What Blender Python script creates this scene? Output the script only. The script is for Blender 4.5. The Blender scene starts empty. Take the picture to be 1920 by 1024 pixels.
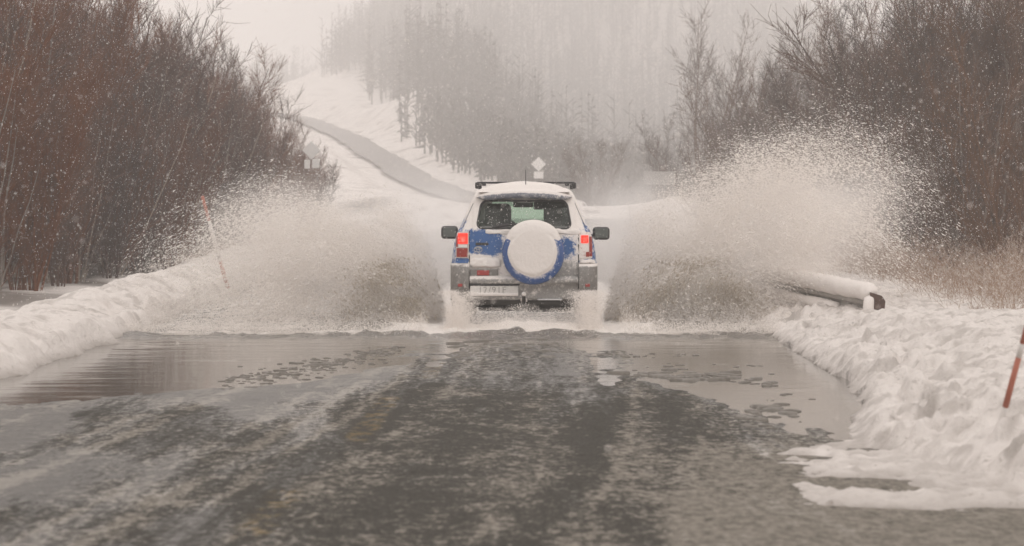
import bpy, bmesh, math, random
import numpy as np
from mathutils import Vector, Matrix
R = math.radians
random.seed(7)
rng = np.random.default_rng(11)
SC = bpy.context.scene
COL = SC.collection

# ------------------------------------------------------------------ camera
F = 4508.0            # focal length in photo pixels (1920 wide)
HZ = 390.0            # horizon row
VX = 1005.0           # vanishing column
EYE = 1.385
cam = bpy.data.objects.new('camera', bpy.data.cameras.new('camera'))
COL.objects.link(cam)
cam.location = (0, 0, EYE)
cam.rotation_euler = (R(90 - 1.55), 0, R(0.57))
cam.data.sensor_width = 36
cam.data.lens = F / 1920 * 36
cam.data.clip_start = 0.2
cam.data.clip_end = 3000
cam.data.dof.use_dof = True
cam.data.dof.focus_distance = 28.3
cam.data.dof.aperture_fstop = 3.8
SC.camera = cam

# ------------------------------------------------------------------ overcast sky and sun
SUN_EL, SUN_AZ = R(50), R(-35)
W = bpy.data.worlds.new('World'); SC.world = W; W.use_nodes = True
nt = W.node_tree; nt.nodes.clear()
sky = nt.nodes.new('ShaderNodeTexSky'); sky.sky_type = 'NISHITA'; sky.sun_disc = False
sky.sun_elevation = SUN_EL; sky.sun_rotation = SUN_AZ; sky.dust_density = 6; sky.air_density = 1.0; sky.ozone_density = 1
hs = nt.nodes.new('ShaderNodeHueSaturation'); hs.inputs['Saturation'].default_value = 0.04
tn = nt.nodes.new('ShaderNodeMix'); tn.data_type = 'RGBA'; tn.blend_type = 'MULTIPLY'; tn.inputs[0].default_value = 1
tn.inputs[7].default_value = (1.0, 0.955, 0.935, 1)
cl = nt.nodes.new('ShaderNodeMix'); cl.data_type = 'RGBA'; cl.inputs[0].default_value = 0.88   # cloud deck over most of the sky
cl.inputs[7].default_value = (9.3, 8.75, 8.45, 1)
bg = nt.nodes.new('ShaderNodeBackground'); bg.inputs['Strength'].default_value = 0.12
wo = nt.nodes.new('ShaderNodeOutputWorld')
nt.links.new(sky.outputs[0], hs.inputs['Color']); nt.links.new(hs.outputs[0], tn.inputs[6])
nt.links.new(tn.outputs[2], cl.inputs[6]); nt.links.new(cl.outputs[2], bg.inputs['Color']); nt.links.new(bg.outputs[0], wo.inputs['Surface'])
sl = bpy.data.lights.new('sun', 'SUN'); sl.energy = 0.5; sl.angle = R(25); sl.color = (1, 0.96, 0.92)
sun = bpy.data.objects.new('sun', sl); COL.objects.link(sun)
sun.rotation_euler = (R(90) - SUN_EL, 0, R(180) - SUN_AZ + R(180))
SC.view_settings.view_transform = 'Standard'
SC.view_settings.look = 'None'
SC.view_settings.gamma = 1
SC.view_settings.use_curve_mapping = False
SC.view_settings.exposure = 0.12
SC.cycles.volume_bounces = 5; SC.cycles.diffuse_bounces = 7
SC.cycles.max_bounces = 10
SC.cycles.transparent_max_bounces = 12
SC.cycles.use_denoising = True

# ------------------------------------------------------------------ numeric helpers
def _h(ix, iy, iz, seed):
    n = (ix.astype(np.int64) * 374761393 + iy.astype(np.int64) * 668265263 + iz.astype(np.int64) * 2147483647 + seed * 974634777) & 0xffffffff
    n = ((n ^ (n >> 13)) * 1274126177) & 0xffffffff
    n = ((n ^ (n >> 16)) * 2246822519) & 0xffffffff
    return ((n ^ (n >> 15)) & 0xffff) / 65535.0
def vnoise(x, y, z=0.0, seed=0):
    x, y, z = np.broadcast_arrays(np.asarray(x, float), np.asarray(y, float), np.asarray(z, float))
    ix, iy, iz = np.floor(x), np.floor(y), np.floor(z)
    fx, fy, fz = x - ix, y - iy, z - iz
    fx = fx * fx * (3 - 2 * fx); fy = fy * fy * (3 - 2 * fy); fz = fz * fz * (3 - 2 * fz)
    def c(a, b, d): return _h(ix + a, iy + b, iz + d, seed)
    def pl(d):
        return (c(0, 0, d) * (1 - fx) + c(1, 0, d) * fx) * (1 - fy) + (c(0, 1, d) * (1 - fx) + c(1, 1, d) * fx) * fy
    return pl(0) * (1 - fz) + pl(1) * fz
def fbm(x, y, z=0.0, o=4, seed=0):
    s = 0; a = 0.5; t = 0
    for i in range(o):
        s = s + a * vnoise(x * 2 ** i, y * 2 ** i, np.asarray(z) * 2 ** i, seed + i * 17); t += a; a *= 0.5
    return s / t
def billow(x, y, o=4, seed=0):
    s = 0; a = 0.5; t = 0
    for i in range(o):
        s = s + a * (1 - np.abs(2 * vnoise(x * 2 ** i, y * 2 ** i, 0, seed + i * 31) - 1)) ** 1.0; t += a; a *= 0.5
    return s / t
def puffs(x, y, o=4, seed=0, g=0.55):
    s = 0; a = 1.0; t = 0
    for i in range(o):
        n = vnoise(x * 2.1 ** i + 0.37 * i, y * 2.1 ** i, 0, seed + i * 31); s = s + a * np.sqrt(np.abs(2 * n - 1) + 0.01); t += a; a *= g
    return s / t
def domes(x, y, seed=0):
    ix, iy = np.floor(x), np.floor(y); best = np.zeros(np.shape(x)); z0 = np.zeros_like(ix)
    for a in (-1, 0, 1):
        for b in (-1, 0, 1):
            cx, cy = ix + a, iy + b
            px = cx + _h(cx, cy, z0, seed); py = cy + _h(cx, cy, z0 + 1, seed); r = 0.45 + 0.6 * _h(cx, cy, z0 + 2, seed)
            best = np.maximum(best, np.sqrt(np.maximum(r * r - (x - px) ** 2 - (y - py) ** 2, 0)))
    return best
def clods(x, y, seed=0, size=0.45, o=5, g=0.52):
    s = 0; t = 0; a = 1.0
    for i in range(o):
        f = 2.0 ** i / size; wx = 0.35 * (fbm(x * f * .9, y * f * .9, 0, 2, seed + 7) - .5)
        s = s + a * domes(x * f + wx + 3.7 * i, y * f * 0.75 + wx, seed + i * 13); t += a; a *= g
    return s / t
def sst(a, b, x):
    t = np.clip((np.asarray(x, float) - a) / (b - a), 0, 1); return t * t * (3 - 2 * t)
def P(px, py, Y):      # photo pixel + distance -> world (places the poles, signs and road board)
    return ((px - VX) / F * Y, Y, EYE - (py - HZ) / F * Y)

def mesh_np(name, V, Fq, mat, parent=None, smooth=False, attrs=None, mats=None, midx=None):
    V = np.asarray(V, np.float32); Fq = np.asarray(Fq, np.int32)
    me = bpy.data.meshes.new(name)
    n, k = Fq.shape
    me.vertices.add(len(V)); me.vertices.foreach_set('co', V.ravel())
    me.loops.add(n * k); me.loops.foreach_set('vertex_index', Fq.ravel())
    me.polygons.add(n)
    me.polygons.foreach_set('loop_start', np.arange(0, n * k, k, dtype=np.int32))
    me.polygons.foreach_set('loop_total', np.full(n, k, np.int32))
    if midx is not None: me.polygons.foreach_set('material_index', np.asarray(midx, np.int32))
    me.update(calc_edges=True)
    me.polygons.foreach_set('use_smooth', np.full(n, smooth, bool))
    for m in (mats or [mat]): me.materials.append(m)
    for a, v in (attrs or {}).items():
        at = me.attributes.new(a, 'FLOAT', 'POINT'); at.data.foreach_set('value', np.asarray(v, np.float32).ravel())
    o = bpy.data.objects.new(name, me); COL.objects.link(o)
    if parent is not None: o.parent = parent
    return o
def grid_faces(nu, nv, closed=False):
    i = np.arange(nu - (0 if closed else 1)); j = np.arange(nv - 1)
    I, J = np.meshgrid(i, j, indexing='ij'); I = I.ravel(); J = J.ravel(); I2 = (I + 1) % nu
    return np.stack([I * nv + J, I2 * nv + J, I2 * nv + J + 1, I * nv + J + 1], 1)
def tag(o, label=None, cat=None, group=None, kind=None):
    if label: o['label'] = label
    if cat: o['category'] = cat
    if group: o['group'] = group
    if kind: o['kind'] = kind
    return o
def empty(name, loc, rz=0.0):
    o = bpy.data.objects.new(name, None); COL.objects.link(o); o.location = loc; o.rotation_euler = (0, 0, rz)
    o.empty_display_size = 0.2
    return o

# segments -> 3-sided twigs
def seg_mesh(S, sides=3):
    S = np.asarray(S, float)
    a, b, ra, rb = S[:, 0:3], S[:, 3:6], S[:, 6], S[:, 7]
    d = b - a; L = np.linalg.norm(d, axis=1, keepdims=True) + 1e-9; d = d / L
    ref = np.where(np.abs(d[:, 2:3]) > 0.9, np.array([[1., 0, 0]]), np.array([[0, 0, 1.]]))
    u = np.cross(d, ref); u /= np.linalg.norm(u, axis=1, keepdims=True) + 1e-9
    v = np.cross(d, u)
    n = len(S); V = np.zeros((n, 2 * sides, 3))
    for k in range(sides):
        an = 2 * math.pi * k / sides
        o = math.cos(an) * u + math.sin(an) * v
        V[:, k] = a + o * ra[:, None]; V[:, sides + k] = b + o * rb[:, None]
    base = (np.arange(n) * 2 * sides)[:, None]
    Fs = []
    for k in range(sides):
        k2 = (k + 1) % sides
        Fs.append(np.concatenate([base + k, base + k2, base + sides + k2, base + sides + k], 1))
    return V.reshape(-1, 3), np.concatenate(Fs, 0)

TET = np.array([[1, 1, 1], [1, -1, -1], [-1, 1, -1], [-1, -1, 1]], float) / math.sqrt(3)
OCT = np.array([[1, 0, 0], [-1, 0, 0], [0, 1, 0], [0, -1, 0], [0, 0, 1], [0, 0, -1]], float)
TETF = np.array([[0, 1, 2], [0, 3, 1], [0, 2, 3], [1, 3, 2]])
OCTF = np.array([[4, 0, 2], [4, 2, 1], [4, 1, 3], [4, 3, 0], [5, 2, 0], [5, 1, 2], [5, 3, 1], [5, 0, 3]])
def drops(pos, r, stretch=None, kind='tet'):
    """tiny solid droplets; stretch = optional vectors the drop is drawn out along"""
    B, FF = (TET, TETF) if kind == 'tet' else (OCT, OCTF)
    n = len(pos); k = len(B)
    q = rng.normal(size=(n, 4)); q /= np.linalg.norm(q, axis=1, keepdims=True)
    w, x, y, z = q.T
    M = np.stack([1 - 2 * (y * y + z * z), 2 * (x * y - z * w), 2 * (x * z + y * w),
                  2 * (x * y + z * w), 1 - 2 * (x * x + z * z), 2 * (y * z - x * w),
                  2 * (x * z - y * w), 2 * (y * z + x * w), 1 - 2 * (x * x + y * y)], 1).reshape(n, 3, 3)
    V = np.einsum('nij,kj->nki', M, B) * r[:, None, None]
    if stretch is not None:
        sd = stretch / (np.linalg.norm(stretch, axis=1, keepdims=True) + 1e-9); m = np.linalg.norm(stretch, axis=1)
        pr = np.einsum('nki,ni->nk', V, sd)
        V = V + pr[:, :, None] * sd[:, None, :] * m[:, None, None]
    V = V + pos[:, None, :]
    Fa = (FF[None] + (np.arange(n) * k)[:, None, None]).reshape(-1, 3)
    return V.reshape(-1, 3), Fa

# ------------------------------------------------------------------ materials
class N:
    def __init__(s, name):
        s.m = bpy.data.materials.new(name); s.m.use_nodes = True; s.t = s.m.node_tree; s.t.nodes.clear()
        s.out = s.t.nodes.new('ShaderNodeOutputMaterial')
    def n(s, typ, **kw):
        nd = s.t.nodes.new(typ)
        for k, v in kw.items():
            if hasattr(nd, k): setattr(nd, k, v)
        return nd
    def l(s, a, b): s.t.links.new(a, b)
    def val(s, nd, sock, v):
        if hasattr(v, 'is_output') or isinstance(v, bpy.types.NodeSocket): s.l(v, nd.inputs[sock])
        else: nd.inputs[sock].default_value = v
    def coord(s, scale=(1, 1, 1), which='Object'):
        tc = s.n('ShaderNodeTexCoord'); mp = s.n('ShaderNodeMapping'); mp.inputs['Scale'].default_value = scale
        s.l(tc.outputs[which], mp.inputs[0]); return mp.outputs[0]
    def noise(s, vec, scale=5, detail=4, rough=0.55, dist=0.0):
        nd = s.n('ShaderNodeTexNoise'); s.l(vec, nd.inputs['Vector'])
        nd.inputs['Scale'].default_value = scale; nd.inputs['Detail'].default_value = detail
        nd.inputs['Roughness'].default_value = rough; nd.inputs['Distortion'].default_value = dist
        return nd.outputs['Fac']
    def ramp(s, fac, a, b, lo=0.0, hi=1.0):
        nd = s.n('ShaderNodeMapRange'); nd.interpolation_type = 'SMOOTHSTEP'
        s.val(nd, 0, fac); nd.inputs[1].default_value = a; nd.inputs[2].default_value = b
        nd.inputs[3].default_value = lo; nd.inputs[4].default_value = hi
        return nd.outputs[0]
    def math(s, op, a, b=0.0, c=0.0):
        nd = s.n('ShaderNodeMath', operation=op); s.val(nd, 0, a); s.val(nd, 1, b)
        if op == 'MULTIPLY_ADD': s.val(nd, 2, c)
        return nd.outputs[0]
    def mix(s, f, a, b):
        nd = s.n('ShaderNodeMix'); nd.data_type = 'RGBA'
        s.val(nd, 0, f); s.val(nd, 6, c4(a)); s.val(nd, 7, c4(b)); return nd.outputs[2]
    def attr(s, name):
        nd = s.n('ShaderNodeAttribute'); nd.attribute_name = name; return nd.outputs['Fac']
    def bump(s, h, strength=0.5, dist=0.02):
        nd = s.n('ShaderNodeBump'); nd.inputs['Strength'].default_value = strength; nd.inputs['Distance'].default_value = dist
        s.l(h, nd.inputs['Height']); return nd.outputs[0]
    def bsdf(s, color=(0.5, 0.5, 0.5), rough=0.5, normal=None, **kw):
        nd = s.n('ShaderNodeBsdfPrincipled'); s.val(nd, 'Base Color', c4(color)); s.val(nd, 'Roughness', rough)
        if normal is not None: s.l(normal, nd.inputs['Normal'])
        for k, v in kw.items(): s.val(nd, k.replace('_', ' '), v)
        return nd.outputs[0]
    def done(s, sh, vol=None):
        if sh is not None: s.l(sh, s.out.inputs['Surface'])
        if vol is not None: s.l(vol, s.out.inputs['Volume'])
        return s.m
def c4(c):
    if isinstance(c, bpy.types.NodeSocket): return c
    return (c[0], c[1], c[2], 1.0)
def plain(name, color, rough=0.5, var=0.12, scale=9, **kw):
    m = N(name); f = m.noise(m.coord(), scale, 4)
    c = m.mix(f, tuple(x * (1 - var) for x in color), tuple(min(1, x * (1 + var)) for x in color))
    return m.done(m.bsdf(c, rough, **kw))

SNOW = (0.74, 0.695, 0.66)
def mat_snow(name, dirt=0.5, bscale=1.0):
    m = N(name); co = m.coord()
    f = m.noise(co, 3.0, 6, 0.6); g = m.noise(co, 30, 4, 0.6)
    dirty = m.ramp(f, 0.56, 0.78, 0, dirt)
    c = m.mix(dirty, SNOW, (0.36, 0.31, 0.27))
    h = m.math('ADD', m.noise(co, 14 * bscale, 5, 0.6), m.math('MULTIPLY', g, 0.4))
    return m.done(m.bsdf(c, 0.75, m.bump(h, 0.35 if bscale > 1 else 0.55, 0.02)))
M = {}
M['snow'] = mat_snow('snow_white', 0.35)
M['snow_clean'] = mat_snow('snow_clean', 0.1, 2.0)

def mat_ground():
    m = N('snowy_ground'); co = m.coord()
    f = m.noise(co, 0.35, 6, 0.65); g = m.noise(co, 2.5, 5, 0.6)
    s = m.math('ADD', f, m.math('MULTIPLY', g, 0.5))
    c = m.mix(m.ramp(s, 0.78, 0.95), SNOW, (0.17, 0.13, 0.10))
    c = m.mix(m.attr('scrub'), c, (0.12, 0.10, 0.085))
    return m.done(m.bsdf(c, 0.8, m.bump(g, 0.6, 0.08)))
M['ground'] = mat_ground()

def mat_bank():
    m = N('ploughed_snow'); co = m.coord()
    f = m.noise(co, 2.2, 6, 0.62); g = m.noise(co, 26, 5, 0.65)
    dirt = m.math('MAXIMUM', m.ramp(f, 0.46, 0.74, 0, 0.55), m.math('MULTIPLY', m.attr('wet'), 0.85))
    c = m.mix(dirt, (0.69, 0.645, 0.61), (0.24, 0.205, 0.175))
    grit = m.math('MULTIPLY', m.ramp(m.noise(co, 20, 5, 0.8), 0.56, 0.66), m.ramp(m.noise(co, 4, 4, 0.6), 0.42, 0.62, 0.1, 0.7))
    c = m.mix(grit, c, (0.20, 0.165, 0.135))
    h = m.math('ADD', m.noise(co, 11, 5, 0.65), m.math('MULTIPLY', g, 0.5))
    r = m.math('MULTIPLY_ADD', m.attr('wet'), -0.4, 0.75)
    return m.done(m.bsdf(c, r, m.bump(h, 0.8, 0.035)))
M['bank'] = mat_bank()

def mat_road():
    m = N('wet_asphalt'); co = m.coord()
    streak = m.noise(m.coord((2.6, 0.30, 1)), 1.7, 7, 0.68, 0.35)
    patch = m.noise(m.coord((1.2, 0.8, 1)), 1.3, 7, 0.72, 0.5)
    grain = m.noise(co, 75, 3, 0.75)
    fleck = m.noise(m.coord((1, 0.45, 1)), 22, 6, 0.8)
    mott = m.noise(m.coord((1, 0.6, 1)), 8, 7, 0.78)
    sl_ = m.math('ADD', m.math('MULTIPLY', patch, 0.45), m.math('MULTIPLY', mott, 0.55))
    sl_ = m.math('ADD', sl_, m.math('MULTIPLY', m.math('SUBTRACT', fleck, 0.5), 0.75))
    sl_ = m.math('ADD', sl_, m.math('MULTIPLY', m.math('SUBTRACT', m.attr('slush'), 0.5), 0.34))
    mask = m.ramp(sl_, 0.44, 0.60)
    asph = m.mix(m.ramp(grain, 0.35, 0.7), (0.020, 0.018, 0.014), (0.085, 0.077, 0.063))
    slc = m.mix(m.ramp(fleck, 0.3, 0.7), (0.11, 0.098, 0.078), (0.34, 0.305, 0.26))
    c = m.mix(m.math('MULTIPLY', mask, 0.85), asph, slc)
    yl = m.math('MULTIPLY', m.attr('line'), m.ramp(mott, 0.46, 0.60))
    c = m.mix(m.math('MULTIPLY', yl, 0.5), c, (0.27, 0.185, 0.07))
    film = m.ramp(m.math('ADD', m.math('ADD', streak, m.math('MULTIPLY', m.math('SUBTRACT', fleck, 0.5), 0.9)), m.math('MULTIPLY', m.math('SUBTRACT', m.attr('film'), 0.5), 0.6)), 0.38, 0.74)
    rough = m.math('MULTIPLY_ADD', film, -0.46, 0.78)
    h = m.math('ADD', m.math('MULTIPLY', grain, 0.5), m.math('ADD', m.math('MULTIPLY', fleck, 0.8), mott))
    return m.done(m.bsdf(c, rough, m.bump(h, 0.9, 0.016), Specular_IOR_Level=m.math('MULTIPLY_ADD', film, 0.35, 0.15)))
M['road'] = mat_road()
M['track'] = plain('wet_far_road', (0.25, 0.23, 0.215), 0.6, 0.35, 0.4)

def mat_water():
    m = N('flood_water')
    rip = m.noise(m.coord((0.9, 2.6, 1)), 3.2, 5, 0.6)
    rip2 = m.noise(m.coord((1.0, 4.0, 1)), 14, 3, 0.6)
    foamn = m.noise(m.coord((1, 1, 1)), 7, 5, 0.7)
    fm = m.ramp(m.math('ADD', m.attr('foam'), m.math('MULTIPLY', m.math('SUBTRACT', foamn, 0.5), 0.9)), 0.42, 0.72)
    pat = m.ramp(m.noise(m.coord((0.55, 2.4, 1)), 1.5, 7, 0.70, 0.3), 0.57, 0.68)
    wc = m.mix(pat, (0.10, 0.088, 0.072), (0.24, 0.215, 0.185))
    c = m.mix(fm, wc, (0.72, 0.68, 0.64))
    r = m.math('ADD', m.math('MULTIPLY_ADD', fm, 0.5, 0.06), m.math('MULTIPLY', pat, 0.12))
    h = m.math('ADD', rip, m.math('MULTIPLY', rip2, m.math('MULTIPLY_ADD', m.attr('rough'), 1.2, 0.12)))
    nd = m.bump(h, 1.0, 0.001); m.l(m.math('MULTIPLY_ADD', m.attr('rough'), 0.010, 0.0013), nd.node.inputs['Distance']); return m.done(m.bsdf(c, r, nd))
M['water'] = mat_water()

def mat_bark(name, a, b, snow=0.35):
    m = N(name); co = m.coord(); f = m.noise(co, 6, 4)
    oi = m.n('ShaderNodeObjectInfo')
    c = m.mix(f, a, b)
    hv = m.n('ShaderNodeHueSaturation'); m.l(c, hv.inputs['Color'])
    m.l(m.ramp(oi.outputs['Random'], 0, 1, 0.7, 1.35), hv.inputs['Value']); m.l(m.ramp(oi.outputs['Random'], 0, 1, 0.75, 1.25), hv.inputs['Saturation'])
    ge = m.n('ShaderNodeNewGeometry'); sp = m.n('ShaderNodeSeparateXYZ'); m.l(ge.outputs['Normal'], sp.inputs[0])
    s2 = m.math('MULTIPLY', m.ramp(sp.outputs['Z'], 0.35, 0.9), m.ramp(m.noise(co, 3.5, 3), 0.42, 0.6))
    c2 = m.mix(m.math('MULTIPLY', s2, snow), hv.outputs[0], SNOW)
    return m.done(m.bsdf(c2, 0.85))
M['bark_pale'] = mat_bark('pale_bark', (0.13, 0.10, 0.08), (0.30, 0.26, 0.22), 0.6)
M['twig_red'] = mat_bark('russet_twigs', (0.062, 0.021, 0.008), (0.14, 0.056, 0.026), 0.22)
M['twig_grey'] = mat_bark('grey_brown_twigs', (0.062, 0.034, 0.022), (0.13, 0.080, 0.055), 0.35)
M['conifer'] = plain('far_forest', (0.15, 0.135, 0.122), 0.9, 0.5, 0.5)
def mat_grass():
    m = N('dry_grass'); f = m.noise(m.coord(), 0.9, 4); g = m.noise(m.coord(), 14, 3)
    c = m.mix(f, (0.24, 0.12, 0.07), (0.34, 0.26, 0.19)); c = m.mix(m.ramp(g, 0.45, 0.62, 0, 0.8), c, (0.7, 0.66, 0.62))
    return m.done(m.bsdf(c, 0.85))
M['grass'] = mat_grass()

def mat_drop(name='white_water_drops', ca=(0.92, 0.89, 0.86), cb=(0.95, 0.92, 0.89, 1)):
    m = N(name)
    d = m.bsdf(ca, 0.3)
    t = m.n('ShaderNodeBsdfTranslucent'); t.inputs[0].default_value = cb
    mx = m.n('ShaderNodeMixShader'); mx.inputs[0].default_value = 0.45
    m.l(d, mx.inputs[1]); m.l(t.outputs[0], mx.inputs[2])
    return m.done(mx.outputs[0])
M['drop'] = mat_drop()
M['muddy_drop'] = mat_drop('muddy_water_drops', (0.58, 0.53, 0.46), (0.7, 0.64, 0.56, 1))
M['flake'] = M['drop']

def mat_mist(name, dens, nscale=2.2, col=(0.99, 0.975, 0.965)):
    m = N(name)
    co = m.coord()
    ln = m.n('ShaderNodeVectorMath', operation='LENGTH'); m.l(co, ln.inputs[0])
    fall = m.ramp(ln.outputs['Value'], 1.0, 0.15)
    ns = m.ramp(m.noise(co, nscale, 3, 0.6), 0.25, 0.75, 0.25, 1.0)
    d = m.math('MULTIPLY', m.math('MULTIPLY', fall, ns), dens)
    v = m.n('ShaderNodeVolumePrincipled'); v.inputs['Color'].default_value = (*col, 1)
    m.l(d, v.inputs['Density'])
    return m.done(None, v.outputs[0])

# ------------------------------------------------------------------ terrain
PATH = np.array([  # centre line of the road: Y, X, Z
    (0, -1.0, 0), (40, -1.0, 0), (70, -0.9, 0), (100, -0.5, 0.2), (125, 0.3, 0.6), (138, 1.0, 0.85), (155, 0.6, 1.2), (180, -1.8, 1.6),
    (190, -4.4, 1.95), (205, -7.5, 2.8), (225, -11.2, 4.13), (265, -17.9, 7.56), (300, -23.6, 10.4), (335, -29.4, 12.7), (375, -36.2, 15.4), (420, -46, 18.0), (480, -62, 20.5)])  # far rows worked out from image pixels, pushed back along the camera's sight lines
def path_xz(Y): return np.interp(Y, PATH[:, 0], PATH[:, 1]), np.interp(Y, PATH[:, 0], PATH[:, 2])
def ground_h(X, Y):
    sidew = sst(220, 90, Y)
    px, pz = path_xz(Y)
    slope = 0.073 * np.clip(Y - 165, 0, 290) * sst(12, -12, X)
    hill = 125 * sst(400, 900, Y) * np.exp(-((X - 18) / np.where(X < 18, 66.0, 78.0)) ** 2)  # moved farther along the sight lines and enlarged, similar outline from the camera
    rgt = 7 * sst(60, 260, Y) * sst(10, 45, X)
    knoll = 4.5 * np.exp(-((X + 12) / 8.0) ** 2 - ((Y - 345) / 30.0) ** 2)
    bend = 0.95 * np.exp(-((Y - 140) / 3.0) ** 2) * sst(-14, -11, X) * sst(11, 8, X)
    b = slope + hill + rgt + knoll + 1.0 * sst(95, 145, Y)
    side = -0.16 + 0.28 * (fbm(X * 0.35, Y * 0.25, 0, 4, 3) * sidew + 0.5 * (1 - sidew)) + 0.5 * sst(9, 18, -X) + 0.35 * sst(5, 9, X)
    b = b + side + 2.0 * sst(80, 200, Y) * (fbm(X * 0.05, Y * 0.02, 0, 2, 5) - 0.5)
    d = np.abs(X - px)
    w = 1 - sst(3.2, 8.5, d)
    return b * (1 - w) + (pz - 0.35) * w + bend
gx = np.concatenate([-np.geomspace(420, 12, 70), np.arange(-11.8, 12, 0.2), np.geomspace(12, 420, 70)])
gy = np.concatenate([np.arange(-10, 60, 0.35), np.geomspace(60, 1300, 320)])
X, Y = np.meshgrid(gx, gy, indexing='ij')
Z = ground_h(X, Y)
scrub = 0.75 * sst(-5.4, -5.9, X) * sst(75, 50, Y) * sst(0.25, 0.6, fbm(X * 0.9, Y * 0.35, 0, 5, 79)) + 0.55 * sst(300, 420, Y) * sst(np.interp(Y, [300, 400, 470, 620], [-12, -24, -34, -60]) - 4, np.interp(Y, [300, 400, 470, 620], [-12, -24, -34, -60]) + 6, X) + sst(0.45, 0.6, fbm(X * 0.25, Y * 0.12, 0, 4, 77)) * sst(-7.5, -9.5, X) * (Y < 140)
g = mesh_np('ground', np.stack([X, Y, Z], -1).reshape(-1, 3), grid_faces(*X.shape), M['ground'], smooth=True, attrs={'scrub': scrub})
tag(g, 'snow covered ground rising to a hillside in the fog', 'ground', kind='structure')

# ---- road near
def contour_r(Y): return np.interp(Y, [9, 11, 13.4, 14.2, 15.6, 18.9, 23.1, 24.5], [3.6, 3.2, 2.4, 1.87, 1.37, 0.94, 0.64, -0.2])
def contour_l(Y): return np.interp(Y, [9, 14, 16.65, 17.8, 18.9, 20.8, 24.0, 24.5], [-7.5, -5.2, -3.7, -2.98, -1.87, -1.35, -1.05, -0.2])
def road_h(X, Y):
    d = np.minimum(contour_r(Y) - X, X - contour_l(Y))
    d = np.minimum(d, (24.5 - Y) * 0.6)
    d = d + 0.9 * (fbm(X * 1.3, Y * 0.35, 0, 5, 21) - 0.5)
    base = np.clip(d, -3, 3) * 0.014
    base = np.where(Y > 24.5, -0.03 - 0.004 * np.clip(Y - 24.5, 0, 10), base)
    far = path_xz(Y)[1] * sst(60, 90, Y) + 0.06 * sst(60, 80, Y)
    lumps = 0.010 * sst(0.5, 0.8, fbm(X * 5, Y * 2.2, 0, 4, 9)) * sst(0.0, 0.02, base + 0.01)
    ruts = -0.006 * (np.exp(-((X - 0.55) / 0.12) ** 2) + np.exp(-((X + 0.85) / 0.14) ** 2))
    return base + lumps + ruts + far
rx = np.linspace(-5.6, 4.2, 260)
ry = np.concatenate([np.geomspace(3, 30, 620), np.geomspace(30.5, 135, 90)])
X, Y = np.meshgrid(rx, ry, indexing='ij')
Z = road_h(X, Y)
cxp = path_xz(Y)[0]
Xw = X + (cxp + 1.0)
slush = 0.42 + 0.42 * sst(-0.4, 0.9, X) * sst(15.5, 12.0, Y) + 0.25 * sst(11.5, 9.8, Y) * sst(0.3, 1.2, X)
slush = slush - 0.25 * np.exp(-((X - 0.35 + 0.02 * (Y - 12)) / 0.16) ** 2) * sst(8, 11, Y) + 0.12 * sst(20, 24, Y)
# bending wheel tracks
bend_ = -0.0047 * np.clip(21.5 - Y, 0, 14) ** 2
for (x0, w, a) in [(0.60, 0.11, -0.26), (-0.85, 0.14, -0.3), (-0.15, 0.2, -0.16), (1.05, 0.09, -0.22), (-1.9, 0.2, -0.2), (-2.9, 0.2, -0.2)]:
    xc = x0 + bend_ + 0.06 * (fbm(Y * 0.6, x0, 0, 2, 2) - .5)
    slush = slush + a * np.exp(-((X - xc) / w) ** 2)
for (x0, w, a) in [(-1.35, .05, .5), (-1.62, .035, .4), (-2.25, .06, .5), (-2.5, .04, .35), (-3.25, .06, .5), (-3.6, .05, .3), (0.80, .03, .4), (0.40, .03, .3), (-0.6, .035, .3), (-1.1, .04, .4), (1.25, .03, .3)]:
    xc = x0 + bend_ * (1.0 if x0 > -1 else 0.7) + 0.07 * (fbm(Y * 0.7, x0, 0, 2, 3) - .5)
    slush = slush + a * np.exp(-((X - xc) / w) ** 2) * sst(0.3, 0.6, fbm(Y * 1.5, x0 * 3, 0, 3, 4))
film = 0.22 + 0.55 * sst(-0.7, -1.8, X) * (0.5 + 0.9 * sst(0.35, 0.65, fbm(X * 2.2 + 0.2 * Y, Y * 0.5, 0, 4, 6))) + 0.4 * sst(16, 20, Y) + 0.28 * np.exp(-((X - 0.3) / 0.2) ** 2) * sst(14.5, 17, Y) * fbm(X * 4, Y * 2, 0, 3, 44) * 1.6 + 0.35 * sst(0.9, 1.4, X) * sst(12.6, 14, Y)
line = np.zeros_like(X)
for (a, b, xo) in [(9.9, 11.3, -1.17), (14.0, 17.0, -1.04), (19.6, 22.5, -0.88), (8.0, 8.6, -1.2)]:
    line = np.maximum(line, sst(0.09, 0.05, np.abs(X - xo)) * sst(a - .3, a, Y) * sst(b + .3, b, Y))
o = mesh_np('road', np.stack([Xw, Y, Z], -1).reshape(-1, 3), grid_faces(*X.shape), M['road'], smooth=True,
            attrs={'slush': slush, 'film': film, 'line': line})
tag(o, 'wet slushy asphalt road with a worn yellow centre line', 'road', kind='structure')
# ---- far road climbing the hillside
ys = np.linspace(158, 470, 150)
px, pz = path_xz(ys)
tx = np.gradient(px); ty = np.gradient(ys); tl = np.hypot(tx, ty); nx, ny = ty / tl, -tx / tl
off = np.linspace(-1.9, 1.9, 7)
off = off * (1 + 0.5 * (fbm(ys[:, None] * 0.3, off * 9, 0, 3, 8) - 0.5))
V = np.stack([px[:, None] + nx[:, None] * off, ys[:, None] + ny[:, None] * off, np.repeat(pz[:, None], 7, 1) - 0.02 + 0 * off], -1)
o = mesh_np('hill_road', V.reshape(-1, 3), grid_faces(150, 7), M['track'], smooth=True)
tag(o, 'dark wet road climbing the snowy slope to the left', 'road', kind='structure')

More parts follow.
